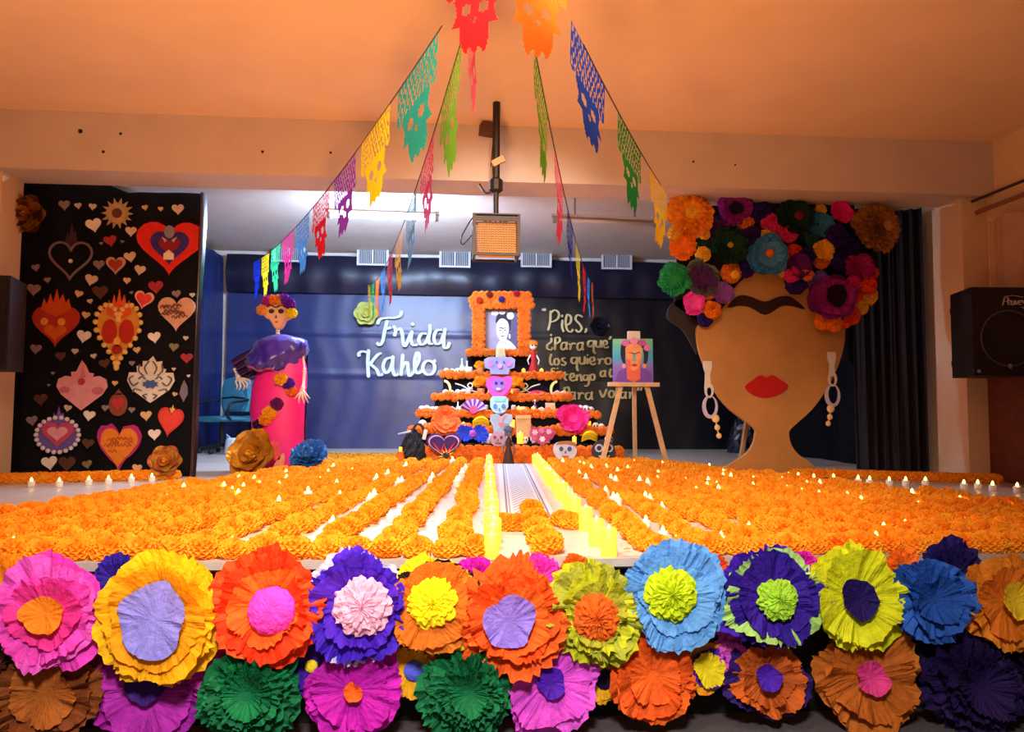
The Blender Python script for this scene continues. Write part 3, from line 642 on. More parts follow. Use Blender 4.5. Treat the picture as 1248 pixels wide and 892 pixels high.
mb = MB(); mb.add([(D_.x,D_.y,ST),(C_.x,C_.y,ST),(B.x,B.y,ST),(A.x,A.y,ST)]+[(D_.x,D_.y,ST+.008),(C_.x,C_.y,ST+.008),(B.x,B.y,ST+.008),(A.x,A.y,ST+.008)], [(0,3,2,1),(4,5,6,7),(0,1,5,4),(1,2,6,5),(2,3,7,6),(3,0,4,7)])
tag(mb.build('runner_rug', rm), 'pale woven runner with zigzag pattern leading to the altar', 'rug')
# ------------------------------------------------------------------ candles
wax = mat('led_wax_glow', '#ffd050', .5, emit='#ff9218', estr=1.35)
flm = mat('flame_glow', '#fff0c0', .5, emit='#ffb84a', estr=13)
tea = mat('tealight_white', '#f4ead8', .5)
c_body = MB().lathe([(.034,0),(.036,.004),(.036,.115),(.030,.122),(.020,.114),(.001,.110)], 16).mesh('candle_body', wax, True)
c_flame = MB().lathe([(.002,.105),(.006,.118),(.005,.126),(.001,.136)], 8).mesh('flame', flm, True)
t_body = MB().lathe([(.019,0),(.020,.003),(.020,.03),(.017,.034),(.012,.029),(.001,.028)], 12).mesh('tealight_cup', tea, True)
t_flame = MB().lathe([(.002,.028),(.008,.036),(.0065,.046),(.001,.056)], 8).mesh('flame', flm, True)
def candle(loc, kind, label, group, s=1.0, cat='candle', nm='pillar_candle'):
    r = tag(empty(nm, loc), label, cat, group)
    link('body' if kind == 'p' else 'cup', c_body if kind == 'p' else t_body, r, scale=s); link('flame', c_flame if kind == 'p' else t_flame, r, scale=s)
    return r
La, Lb = on(601,681,ST), on(596,563,ST); Ra, Rb = on(737,678,ST), on(650,562,ST)
GL = 'glowing candles lining the runner towards the heart cloth'; GR = 'glowing candles lining the runner towards the giant face'
for k in range(34):
    t = k/33; p = La.lerp(Lb, t); candle((p.x+rnd.uniform(-.008,.008), p.y, ST), 'p', nth(k)+' glowing candle from the stage edge, runner side towards the heart cloth', GL, rnd.uniform(.8,1))
for k in range(30):
    t = (k/29)**.95; p = Ra.lerp(Rb, t)
    if k in (2, 4): continue
    candle((p.x+rnd.uniform(-.02,.02), p.y, ST), 'p', nth(k-(k > 2)-(k > 4))+' glowing candle from the stage edge, runner side towards the giant face', GR, rnd.uniform(.8,1.02))
GT = 'tealights among the marigolds'
used = []
def tea_at(x, y, label, s=1.0):
    candle((x, y, ST), 't', label, GT, s, nm='tealight')
k = 0
while k < 130:
    i = rnd.choice(list(range(16))+list(range(17,33))); t = rnd.random()**1.15*.96+.01
    if i == 16: continue
    (a0, b0), (a1, b1) = rows[i]; (e0, _), (e1, _) = rows[i+1]
    x = (a0+e0)/2+((a1+e1)/2-(a0+e0)/2)*t; y = b0+(b1-b0)*t
    if x < -1.35 and y > 6.4+(x+2.3)*1.2: continue
    if x > 2.5 and y > 6.7: continue
    if bare(x, y): continue
    if any(abs(x-p)+abs(y-q) < .12 for p, q in used): continue
    used.append((x, y)); k += 1
    tea_at(x, y, 'lit tealight between the '+(nth(i)+' and '+nth(i+1)+' marigold rows from the runner towards the heart cloth' if i < 17 else nth(i-17)+' and '+nth(i-16)+' marigold rows from the runner towards the giant face'), (.95 if y < 4.4 else 1.3)*rnd.uniform(.95,1.3))
for px, py in ((38,593),(72,593),(108,591),(132,590),(160,588),(185,587)):
    q = on(px, py, ST); tea_at(q.x, q.y, 'lit tealight in the marigold row below the black heart cloth', 1.25)
for px, py in ((961,586),(973,586),(992,588),(1016,588),(1046,590),(1060,591),(1084,592),(1104,592),(1128,592),(1175,596),(1192,596),(1210,598),(1240,600)):
    q = on(px, py, ST); tea_at(q.x, q.y, 'lit tealight in the marigold row before the right curtain and pillar', 1.35)
# ------------------------------------------------------------------ big tissue-paper flowers
def ruffle(R, r0, cup, amp, nw, tooth, seed, na=108, nr=6, z0=0, step=3):
    rnd = random.Random(seed); vs = []; ph = [rnd.uniform(0,6) for _ in range(5)]; cr = [rnd.uniform(-1,1) for _ in range(na)]; irr = [rnd.uniform(-1,1) for _ in range(na)]
    ox, oy = rnd.uniform(-.05,.05)*R, rnd.uniform(-.05,.05)*R; gx, gy = rnd.uniform(-.035,.035), rnd.uniform(-.035,.035)
    for i in range(nr+1):
        t = i/nr
        for k in range(na):
            a = 2*PI*k/na
            w_ = .7*math.sin(nw*a+ph[0]+1.4*math.sin(2*a+ph[1]))+.5*math.sin((nw*1.7//1)*a+ph[1]+math.sin(3*a))+.6*math.sin(3*a+ph[2])+.35*math.sin((2*nw+5)*a+ph[3]+t)
            out = 1+.05*math.sin(5*a+ph[3])*t+.07*math.sin(2*a+ph[4])*t+.05*math.sin(3*a+ph[0])*t
            if i == nr: out += tooth*((k%step)/(step-1)-.5)*.8*(.5+.5*math.sin(4*a+ph[2]))+tooth*.55*irr[k]
            rr = (r0+(R-r0)*t)*out
            z = z0+cup*R*t**1.7+amp*R*w_*t**1.8+.006*R*cr[k]*t+.012*R*t*math.sin(19*a+ph[1]+2*math.sin(5*a))+.018*R*rnd.uniform(-1,1)*t
            tw = .12*t*math.sin(4*a+ph[4]); vs.append((rr*math.cos(a+tw)+ox*t, rr*math.sin(a+tw)+oy*t, z+(gx*math.cos(a)+gy*math.sin(a))*rr))
    fs = [(i*na+k, i*na+(k+1)%na, (i+1)*na+(k+1)%na, (i+1)*na+k) for i in range(nr) for k in range(na)]
    fs.append(tuple(range(na-1,-1,-1)))
    return vs, fs
def pom(r, h, seed, n=34, m=10, rough=.16):
    rnd = random.Random(seed); vs = []
    for i in range(m+1):
        t = PI*.5*i/m
        for k in range(n):
            a = 2*PI*(k+.5*(i%2))/n; q = 1+rnd.uniform(-rough, rough)
            vs.append((r*q*math.cos(t)*math.cos(a), r*q*math.cos(t)*math.sin(a), h*q*math.sin(t)))
    return vs, [(i*n+k, i*n+(k+1)%n, (i+1)*n+(k+1)%n, (i+1)*n+k) for i in range(m) for k in range(n)]
SEED = [100]
def paper_flower(px, py, Y, rpx, layers, center, label, group, face=(0,-1,.12), name='paper_flower', q=1.0, cat='paper flower'):
    c = at(px, py, Y); R = rpx*m_per_px(c); r = tag(empty(name, c, facing(face)), label, cat, group)
    for (rel, z0, cup, amp, nw, tooth, col) in layers:
        SEED[0] += 1; vs, fs = ruffle(R*rel, R*.04, cup, amp, nw, tooth, SEED[0], int(108*q), 6 if q > .7 else 4, z0*R)
        mb = MB(); mb.add(vs, fs); mb.build('petal_layer', col if not isinstance(col, str) else paper(col), r)
    if center:
        kind, rel, hh, col, dx, dy, z0 = center; SEED[0] += 1
        if kind == 'pom': vs, fs = pom(R*rel, R*hh, SEED[0], int(40*q)+6, 11)
        elif kind == 'ball': vs, fs = pom(R*rel, R*hh, SEED[0], int(26*q)+6, 8, .05)
        else: vs, fs = ruffle(R*rel, R*.03, hh, .06, 5, .02, SEED[0], int(60*q)+8, 5); z0 += .06
        mb = MB(); mb.add(vs, fs); mb.build('center', col if not isinstance(col, str) else paper(col), r, loc=(dx*R, dy*R, z0*R))
    return r
# layer recipes: (relative radius, z offset, cup, ruffle, waves, teeth, colour)
def carn(c, c2=None, n=6): return [(1-.1*k, .03+.07*k, .06+.09*k, .08, 9+k, .12, c2 if (c2 and k%2) else c) for k in range(n)]
def cupf(c, n=4): return [(1-.05*k, .02*k, .10+.12*k, .05, 7+k, .05, c) for k in range(n)]
def disc(c, n=4): return [(1-.07*k, .03*k, .02+.02*k, .035, 8, .07, c) for k in range(n)]
GF = 'tissue flowers along the front of the stage'
Y1, Y2 = YF-.16, YF-.13                       # upper row, lower row
def ff(px, py, r, layers, cen, label, Y=None, face=(0,-1,.12), q=1.0): return paper_flower(px, py, Y if Y else YF-.15, r, layers, cen, label, GF, face, q=q)
ff(60,748,68, [(1,0,.05,.06,8,.05,'#e83cc4'),(.92,.05,.10,.07,9,.05,'#f05cd8'),(.8,.08,.18,.08,7,.06,'#ee48c8'),(.6,.1,.25,.08,7,.05,'#e8359c')], ('crumple',.34,.2,'#f08a1c',.05,.02,.2), 'large pink paper flower with an orange middle')
ff(143,706,28, carn('#2c1a9c',None,5), None, 'small violet-blue paper bloom between the pink and the yellow flower', YF-.08, q=.7)
ff(197,752,75, [(1,0,.04,.05,8,.06,'#f4b80c'),(.96,.04,.14,.05,7,.06,'#f9c312'),(.88,.06,.24,.06,6,.05,'#f2ae08'),(.74,.08,.30,.05,6,.04,'#e89c08')], ('crumple',.55,.08,'#8c8cf2',.0,.0,.24), 'yellow paper flower with a broad lavender-blue middle')
ff(326,738,66, [(1,0,.04,.09,8,.07,'#ee3c14'),(.97,.04,.14,.10,9,.07,'#f4501c'),(.85,.08,.22,.10,7,.08,'#f0380e'),(.66,.10,.28,.08,7,.08,'#f2641e')], ('ball',.42,.2,'#ff4ae0',.14,-.05,.26), 'red-orange paper flower with a hot pink middle')
ff(434,738,62, [(1.06,0,.0,.07,8,.10,'#c8ccf8'),(1,.03,.06,.08,9,.09,'#4a22d8'),(.93,.06,.16,.08,8,.08,'#3c16c4'),(.78,.08,.26,.09,7,.1,'#4a1ccc')], ('pom',.53,.22,'#e8b4dc',.16,.03,.28), 'blue-violet paper flower with a pale pink fringed middle')
ff(528,738,53, [(1.12,-.03,.03,.05,7,.08,'#f2dc1c'),(1.05,0,.05,.06,8,.08,'#16121c'),(1,.05,.10,.05,7,.05,'#d9781e'),(.9,.08,.16,.05,6,.05,'#cf6a18')], ('pom',.54,.2,'#f6e612',.0,.08,.16), 'caramel-brown paper flower with a yellow fringed middle')
ff(583,706,27, carn('#d41cc0',None,5), None, 'magenta paper bloom between the caramel and the orange flower', YF-.07, q=.7)
ff(660,703,27, carn('#ea38c6',None,5), None, 'pink paper bloom between the orange and the olive flower', YF-.07, q=.7)
ff(627,752,58, [(1.16,0,.12,.10,5,.16,'#f2601c'),(1,.04,.16,.08,6,.12,'#f4681e'),(.9,.08,.28,.08,7,.1,'#ee5414'),(.72,.1,.3,.06,6,.05,'#f4641c')], ('crumple',.53,.12,'#8e7cee',-.14,-.02,.26), 'orange spiky paper flower with a lavender middle')
ff(726,745,58, [(1.04,0,.02,.10,9,.09,'#b9c41e'),(.98,.04,.12,.12,8,.08,'#a8b03a'),(.8,.07,.2,.12,7,.08,'#c4cc24'),(.6,.1,.26,.10,6,.06,'#a4a82a')], ('pom',.46,.2,'#e2641a',-.03,-.1,.2), 'olive-green paper flower with a burnt orange middle')
ff(820,726,64, [(1,0,.02,.04,7,.06,'#5ea2ee'),(.97,.04,.06,.045,8,.06,'#62a8f2'),(.9,.07,.10,.04,7,.05,'#5c9eea'),(.7,.09,.12,.03,6,.04,'#66aaf2')], ('pom',.48,.2,'#c4e212',-.1,.06,.14), 'sky-blue disc paper flower with a lime-yellow fringed middle')
ff(938,728,62, [(1.02,0,.04,.10,6,.08,'#3c16b0'),(.95,.05,.10,.08,7,.1,'#a6d874'),(.88,.08,.12,.06,6,.06,'#2a1090'),(.74,.1,.18,.06,6,.04,'#341498')], ('pom',.38,.16,'#a8e03a',.05,.0,.24), 'deep purple paper flower edged and centred in lime green')
ff(1042,728,58, [(1.03,0,.02,.07,8,.08,'#dce21a'),(1,.04,.10,.06,8,.07,'#e2e81e'),(.92,.07,.2,.07,7,.08,'#d6de16')], ('crumple',.40,.2,'#1c0a5a',.0,-.02,.12), 'lemon-yellow paper flower with a dark purple middle')
ff(1135,730,52, [(1,0,.06,.10,8,.05,'#1c4ea8'),(.92,.06,.16,.12,7,.05,'#2a62c4'),(.76,.1,.28,.12,6,.05,'#2458b8'),(.55,.14,.4,.12,5,.05,'#1c4ea8')], None, 'royal blue ruffled paper flower beside the lemon-yellow one')
ff(1160,700,42, carn('#20125e',None,5), None, 'dark indigo paper bloom behind the royal blue flower', YF-.06, q=.7)
ff(1222,735,58, [(1,0,.05,.08,8,.06,'#e0801e'),(.92,.05,.14,.09,7,.06,'#e88c24'),(.7,.09,.22,.08,6,.06,'#d9741a')], ('crumple',.36,.3,'#e8c828',.1,.1,.2), 'amber paper flower with a yellow middle beside the blue one')
ff(4,704,30, carn('#f29a1c',None,5), None, 'golden-orange paper bloom above the large pink flower', YF-.07, q=.7)
# fillers peeping out between the upper flowers
for px, py, r, c, lb in ((976,690,20,'#d81cb4','magenta paper bloom between the deep purple and the lemon flower'),(1000,694,16,'#f2741c','small orange paper bloom left of the lemon-yellow flower'),(1100,690,22,'#f4781c','orange paper bloom above the royal blue flower'),(884,748,26,'#e452cc','pink paper bloom between the sky-blue and the deep purple flower'),(700,690,16,'#ee6a1a','small orange paper bloom peeping over the olive flower'),(872,692,16,'#d8481c','small rust paper bloom behind the sky-blue flower')):
    ff(px, py, r, carn(c,None,4), None, lb, YF-.06, q=.6)
# lower row
ff(60,842,58, [(1,0,.05,.09,8,.08,'#8c4a1c'),(.9,.06,.16,.1,7,.08,'#7a3c16'),(.66,.1,.24,.09,6,.06,'#a85c1e')], None, 'brown ruffled paper flower under the large pink one', YF-.12)
ff(180,842,62, [(1.03,0,-.02,.06,8,.05,'#b420b0'),(.97,.03,.06,.06,7,.05,'#a01ca4'),(.84,.06,.10,.06,7,.05,'#b82cb8')], ('crumple',.40,.2,'#3a1a7a',.02,.2,.1), 'purple-magenta paper flower with an indigo middle under the yellow one', YF-.1)
ff(256,820,30, carn('#d438c4',None,5), None, 'pink-violet paper bloom left of the green flower under the red-orange one', YF-.07, q=.7)
ff(307,842,60, carn('#0e7a48','#0c6a40',7), None, 'bushy green paper flower under the red-orange flower', YF-.14)
ff(372,812,32, disc('#38149c',4), ('ball',.24,.12,'#f2dc30',.25,.02,.12), 'small violet paper flower with a yellow dot', YF-.08, q=.7)
ff(430,840,56, [(1,0,.03,.07,8,.06,'#b414ac'),(.95,.05,.14,.08,7,.06,'#c21cba'),(.8,.09,.22,.09,6,.05,'#ba16b2')], ('crumple',.2,.3,'#f0641c',.05,.0,.2), 'magenta paper flower with a small orange middle', YF-.13)
ff(499,818,32, [(1,0,.04,.08,7,.08,'#e8681c'),(.9,.06,.12,.07,6,.08,'#f2b41c')], ('ball',.38,.12,'#5a6af0',.18,.05,.14), 'small golden paper flower with a blue middle', YF-.07, q=.7)
ff(570,840,57, carn('#0f7446','#0c643c',7), None, 'bushy green paper flower under the caramel and orange flowers', YF-.14)
ff(670,828,58, [(1.04,0,-.02,.06,9,.06,'#d648d8'),(.98,.03,.06,.07,8,.06,'#e25ce4'),(.88,.06,.14,.07,7,.06,'#d84cd8')], ('crumple',.30,.2,'#4a16b0',.0,-.02,.12), 'orchid-pink paper flower with a violet middle', YF-.13)
ff(734,832,24, disc('#e8b01c',3), ('ball',.5,.2,'#1c1240',.1,.2,.1), 'small yellow paper flower with a black middle', YF-.07, q=.7)
ff(795,822,54, [(1,0,.0,.06,9,.07,'#e05a14'),(.96,.04,.08,.07,8,.07,'#e8641c'),(.86,.08,.16,.08,7,.08,'#dc5410'),(.6,.12,.24,.09,6,.08,'#e8601a')], None, 'plain burnt-orange paper flower under the sky-blue one', YF-.13)
ff(862,815,30, [(1,0,.04,.07,7,.08,'#f29a1c'),(.8,.06,.12,.07,6,.08,'#4a1aa8'),(.66,.12,.2,.06,6,.1,'#f2e01c')], None, 'small layered yellow, violet and amber paper flower', YF-.08, q=.7)
ff(893,800,26, carn('#e05ad8',None,4), None, 'small pink paper bloom under the deep purple flower', YF-.06, q=.7)
ff(932,826,48, [(1.04,0,.04,.12,6,.06,'#2c1468'),(.9,.06,.16,.12,6,.08,'#c8601e'),(.66,.1,.3,.1,5,.08,'#b4541a')], ('crumple',.32,.3,'#4a1cb4',-.05,.1,.3), 'curled rust and purple paper flower under the deep purple one', YF-.1)
ff(1056,822,66, [(1,0,.02,.08,9,.06,'#b4621c'),(.94,.05,.10,.09,8,.06,'#c06a20'),(.8,.09,.18,.1,7,.06,'#b05c18')], ('crumple',.30,.3,'#d83c8c',-.02,-.02,.14), 'ochre paper flower with a crumpled pink middle', YF-.12)
ff(1180,832,64, carn('#1c0c44','#241050',6), None, 'near-black indigo paper flower under the amber and blue ones', YF-.12)
ff(1108,800,26, carn('#2c1058',None,4), None, 'small dark purple bloom beside the ochre flower', YF-.06, q=.7)
ff(1262,830,50, carn('#1a0c38',None,5), None, 'dark violet paper bloom at the far right of the stage front', YF-.1, q=.7)
ff(120,800,26, carn('#8a2a60',None,4), None, 'small plum paper bloom below the violet-blue bloom', YF-.06, q=.7)
ff(-10,812,40, carn('#5a2a18',None,5), None, 'dark brown paper bloom at the left end of the lower row', YF-.08, q=.7)
# ------------------------------------------------------------------ giant cut-out face
YFACE = 6.68
def wpoly(pts, Y, c, k=0):
    if k: pts = [(p.x, p.z) for p in smooth_path([(x,0,y) for x, y in pts], k, True)]
    out = []
    for x, y in pts:
        q = at(x, y, Y); out.append((q.x-c.x, q.z-c.z))
    return out
fc = on(938, 575, ST); fc = Vector((at(938,575,YFACE).x, YFACE, ST))
face = tag(empty('giant_face_cutout', fc), 'giant brown paper cut-out of a woman\'s face with red lips and joined eyebrows', 'cut-out')
kraft = mat('kraft_paper', '#b9854a', .7, var=.16, vscale=2.5, bump=.35, bscale=7, spec=.35)
fp = [(930,330),(985,335),(1012,350),(1028,392),(1028,420),(1020,448),(1008,472),(990,498),(966,520),(961,528),(964,542),(972,553),(986,563),(994,572),(994,581),(940,581),(882,581),(882,573),(892,564),(908,554),(917,542),(920,530),(918,521),(890,500),(872,478),(860,450),(851,425),(849,400),(858,392),(884,372),(900,345)]
p = wpoly(fp, YFACE, fc, 3); p = [(x, .002 if z < .055 else z) for x, z in p]
MB().prism(p, -.012, .03).build('face_panel', kraft, face)
MB().prism(wpoly([(834,250),(1060,255),(1072,330),(1050,385),(1000,395),(985,345),(940,328),(905,335),(880,375),(855,395),(822,372),(826,300)], YFACE+.05, fc), .045, .075).build('hair_panel', mat('hair_panel_dark', '#170f18', .8), face)
MB().prism(wpoly([(822,368),(836,366),(862,388),(852,398),(850,430),(845,424),(832,402),(815,390),(814,378)], YFACE+.05, fc, 3), .045, .075).build('hair_bun', mat('hair_bun_brown', '#241a18', .8), face)
MB().prism(wpoly([(886,375),(893,365),(902,360),(914,362),(931,368),(945,363),(957,361),(967,365),(980,377),(962,373),(950,374),(932,384),(914,375),(900,373)], YFACE, fc, 3), -.022, -.010).build('eyebrow', card('#2a0f0e'), face)
MB().prism(wpoly([(907,472),(917,463),(926,457),(933,460),(940,457),(949,462),(960,471),(950,480),(934,485),(918,482)], YFACE, fc, 3), -.022, -.010).build('lips', card('#b81414'), face)
MB().bar((0,.05,0), (0,.05,2.3), .05, .03).build('support_post', mat('raw_wood', '#a9814f', .7), face)
MB().bar((0,.06,1.6), (0,.75,.0), .05, .03, (1,0,0)).build('support_brace', mat('raw_wood', '#a9814f', .7), face)
def earring(pts, label):
    # pts: top, small loop centre, large loop centre, three beads
    c = at(*pts[0], YFACE-.03); s = m_per_px(c); r = tag(empty('earring', c), label, 'earring', 'earrings of the giant face')
    def L(p): q = at(*p, YFACE-.03); return Vector((q.x-c.x, 0, q.z-c.z))
    silver = mat('earring_silver', '#e2dcd6', .45, metal=.2)
    a, b, d = L(pts[1]), L(pts[2]), [L(p) for p in pts[3:]]
    MB().prism([(-5*s,5*s),(5*s,5*s),(5.5*s,-2*s),(3*s,-12*s),(4*s,a.z+2*s),(a.x+1*s,a.z+4*s),(-4*s,a.z+2*s),(-3*s,-10*s),(-5.5*s,-2*s)], -.012, .0).build('stud_plate', silver, r)
    mb = MB(); prism_ring(mb, ring_poly(5.5*s,9*s,24,a.x,a.z), ring_poly(3*s,6*s,24,a.x,a.z-1*s), -.014, .0); mb.build('small_loop', silver, r)
    mb = MB(); prism_ring(mb, ring_poly(9.5*s,14*s,28,b.x,b.z), ring_poly(6.2*s,11.5*s,28,b.x+.8*s,b.z+1.5*s), -.016, .0); mb.build('large_loop', mat('earring_lilac', '#c9c4e0', .4, metal=.2), r)
    for k, q in enumerate(d): MB().ball((q.x, -.006, q.z), (5, 3.6, 3.4)[k]*s, sy=.4).build('bead', mat('earring_gold', '#e8c890', .45), r, True)
    MB().tube([d[0], d[1], d[2]], .8*s, 6).build('bead_wire', mat('earring_gold', '#e8c890', .45), r)
earring([(862,445),(864,476),(865,496),(872,510),(874,521),(876,531)], 'long pale earring at the giant face\'s edge nearer the easel')
earring([(1013,434),(1014,462),(1014,482),(1012,498),(1011,508),(1009,516)], 'long pale earring at the giant face\'s edge nearer the black stage curtain')
GC = 'paper flowers crowning the giant face'
def cf(px, py, r, layers, cen, label, dy=0, face=(0,-1,.05), q=.62): return paper_flower(px, py, YFACE-.12-dy, r, layers, cen, label, GC, face, q=q)
cf(840,262,29, carn('#f08a1c','#f49a24',6), ('pom',.25,.15,'#f2c03a',.05,.0,.45), 'big ruffled orange flower at the corner of the flower crown', .02, (-.2,-1,0))
cf(894,254,22, [(1,0,.05,.08,8,.05,'#8a1a8c'),(.92,.06,.2,.08,7,.05,'#96229a'),(.78,.1,.38,.08,6,.05,'#86188a')], ('crumple',.4,.2,'#1a0830',.05,-.05,.15), 'purple flower with a black middle at the top of the flower crown', .04)
cf(969,266,24, carn('#12352a','#0e2c22',5), ('pom',.22,.12,'#8a1c34',.0,.0,.45), 'dark green flower with a wine-red middle in the flower crown', .02)
cf(1000,275,16, cupf('#2f78b4',4), None, 'small blue cupped flower beside the dark green one in the crown', .03)
cf(1025,258,14, carn('#ea1c86',None,5), None, 'hot pink pompon flower at the top of the flower crown', .03)
cf(1066,279,31, carn('#a8702c','#b47c34',7), ('pom',.2,.1,'#c89a50',.1,.0,.6), 'large ochre-brown flower at the upper corner of the crown', .0, (.2,-1,0))
cf(832,301,16, carn('#f47a16',None,4), None, 'orange flower under the big orange corner bloom', .02, (-.3,-1,0))
cf(889,300,23, carn('#123c26','#0e3220',5), ('ball',.16,.1,'#b8a03a',-.1,-.05,.42), 'dark green flower with an olive-yellow dot in the flower crown', .06)
cf(936,311,25, [(1,0,.02,.05,7,.04,'#2c6ca8'),(.97,.06,.14,.05,6,.03,'#3a84c8'),(.86,.1,.22,.05,6,.03,'#327cc0'),(.66,.12,.28,.04,5,.03,'#4a92d4')], ('ball',.2,.25,'#f0761c',.0,.05,.2), 'blue flower with an orange middle above the joined eyebrows', .07)
cf(1004,305,13, carn('#f2b41c',None,4), None, 'yellow flower in the middle of the crown\'s right half', .06)
cf(822,340,20, carn('#1c8a4c','#2a9a5c',5), None, 'bright green fringed flower at the edge of the crown', .02, (-.5,-1,0))
cf(855,341,23, [(1,0,.03,.06,8,.06,'#5c6a5a'),(.9,.05,.10,.05,7,.05,'#4a4a44'),(.74,.08,.12,.05,6,.05,'#4a2258')], ('crumple',.4,.2,'#4c1a5e',.0,.0,.12), 'grey-green flower with a plum middle at the edge of the crown', .05)
cf(1014,363,29, [(1,0,.04,.05,7,.04,'#6a1478'),(.94,.06,.16,.05,7,.03,'#8c1a88'),(.8,.1,.26,.06,6,.03,'#9a1c8c')], ('crumple',.46,.1,'#180620',.05,.05,.2), 'large purple flower with a black middle low in the crown', .07)
cf(1048,327,18, carn('#a4187a',None,5), None, 'crimson-magenta flower right above the large purple one', .05)
cf(845,370,14, [(1,0,.1,.06,8,.08,'#f23cae'),(.9,.05,.25,.06,7,.08,'#ee2ea4'),(.7,.1,.4,.06,6,.05,'#f04cb6')], None, 'hot pink flower under the grey-green one', .06)
cf(881,357,13, cupf('#8a4aa8',3), None, 'lilac flower next to the grey-green one', .03)
cf(998,343,13, carn('#6a4ab8',None,4), None, 'lilac-blue flower over the large purple one', .05)
cf(875,281,17, carn('#3a1258',None,4), None, 'plum flower behind the dark green one', .0)
cf(973,325,16, cupf('#5c1470',4), None, 'plum cupped flower beside the blue flower', .05)
small = [(891,333,12,'o'),(867,378,11,'o'),(1003,392,10,'o'),(1017,394,10,'o'),(1057,360,12,'y'),(1049,375,9,'y'),(1037,384,11,'r'),(1030,391,8,'r'),(968,308,11,'r'),(1000,256,7,'y'),(859,285,7,'y'),(983,335,8,'o'),(1001,319,9,'o'),
 (928,260,13,'i'),(937,270,10,'k'),(1018,288,14,'i'),(1027,316,15,'i'),(908,272,10,'o'),(857,310,9,'y'),(916,287,11,'i'),(955,330,8,'y'),(910,329,9,'i'),(945,285,11,'k'),(932,288,8,'y'),(851,296,9,'g'),(970,345,13,'i'),(1065,333,6,'r'),(1059,348,10,'r'),(859,389,9,'i'),(851,375,7,'y'),(961,285,10,'k'),(908,290,8,'i'),(1036,300,11,'i'),(950,268,10,'i'),(990,292,8,'g'),(1040,345,9,'k'),(905,268,11,'i'),(863,355,10,'o'),(822,285,8,'y'),(896,335,5,'y'),(866,300,8,'g'),(1044,360,8,'r'),(985,310,10,'i'),(965,335,9,'k')]
SC = {'o':('#f4801a','orange'),'y':('#f2b830','yellow'),'r':('#ea4a1c','red-orange'),'i':('#2a1070','indigo'),'k':('#d82a7c','magenta'),'g':('#14503c','dark green')}
pm = {}
for k in SC:
    vs, fs = [], []
    mb = MB(); v, f = marigold_mesh(hash(k) % 97 if False else ord(k), 16, 8); mb.add(v, f); pm[k] = mb.mesh('pompon', paper(SC[k][0]))
for n_, (x, y, r, k) in enumerate(small):
    c = at(x, y, YFACE-.08-.03*(n_%4)); tag(link('paper_pompon', pm[k], None, c, (PI/2-.3+.2*(n_%4), .4*(n_%3)-.4, 0), scale=r*m_per_px(c)), 'small '+SC[k][1]+' paper pompon in the flower crown of the giant face', 'paper pompon', GC)
# ------------------------------------------------------------------ metallic petal roses
def rose(px, py, Y, rpx, col, label, group, face=(0,-1,.3), cols=None, cat='paper rose'):
    c = at(px, py, Y); R = rpx*m_per_px(c); r = tag(empty('paper_rose', c, facing(face)), label, cat, group)
    def ptl(u, v):
        e = 2*u-1; w_ = .58*math.sin(PI*(.06+.78*v**.75)); tip = 1-.10*e*e*v
        return (v*tip, e*w_, .10*v+.30*e*e*w_+.30*max(0, v-.45)**1.5+.02*math.sin(9*e+7*v)*v)
    me = MB().sheet(ptl, 10, 9).mesh('petal', None, True)
    for ring, (n, sc, tilt, z) in enumerate(((6,1.0,-.15,0),(6,.84,-.42,.04),(5,.64,-.75,.08),(4,.46,-1.05,.12))):
        for k in range(n):
            o = link('petal', me, r, (0,0,z*R), (0, tilt, 2*PI*(k+.5*ring)/n+.3*ring), m=cols[k%len(cols)] if cols else col, scale=R*sc)
    mb = MB(); v, f = pom(R*.22, R*.3, int(px), 14, 6, .2); mb.add(v, f); mb.build('bud', col, r, loc=(0,0,R*.25))
    return r
gold = foil('#d99a2a')
rose(311, 556, 6.95, 33, gold, 'large golden foil rose at the foot of the skeleton doll', None, (-.25,-1,.35), [gold, foil('#d4902e'), foil('#eab043')])
rose(203, 563, 6.5, 21, foil('#e0903a'), 'golden and copper foil rose at the foot of the heart cloth', None, (.1,-1,.3), [foil('#e8b040'), foil('#d07a4a')])
rose(38, 262, 6.6, 26, foil('#b0722a'), 'brown-gold foil flower at the top corner of the heart cloth', None, (-.1,-1,-.1), [foil('#c98a30'), foil('#7a4420')])
rose(447, 383, YW-.13, 16, card('#d8dc7a'), 'pale yellow-green rose on the backdrop beside the name lettering', None, (0,-1,.1))
rose(730, 398, YW-.13, 12.5, mat('silver_rose', '#3a3648', .3, metal=.6), 'dark silver rose on the backdrop beside the quotation', None, (0,-1,.1))
paper_flower(376, 557, 7.15, 23, [(1-.1*k, .02+.09*k, .06+.10*k, .12, 8+k, .06, mat('blue_foil', '#2f6fc0', .35, metal=.25, var=.3, vscale=20, bump=.4, bscale=40)) for k in range(6)], ('pom',.35,.3,MATS['blue_foil'],0,0,.5), 'crumpled shiny blue paper pompon lying by the skeleton doll', None, (0,-.8,.6), q=.8)
# pink paper leaves by the doll
MB2 = MB()
for k, (pts, col) in enumerate(((((326,556),(330,538),(340,542),(341,560)), '#e0566a'), (((330,576),(338,560),(346,552),(346,566),(336,578)), '#e8a08c'))):
    c = at(336, 566, 7.0); mb = MB(); mb.prism(wpoly(pts, 7.0, c, 3), -.006, .006)
    tag(mb.build('paper_leaf', paper(col), loc=c), ('coral' if k == 0 else 'pale salmon')+' paper leaf leaning beside the golden rose', 'paper leaf')
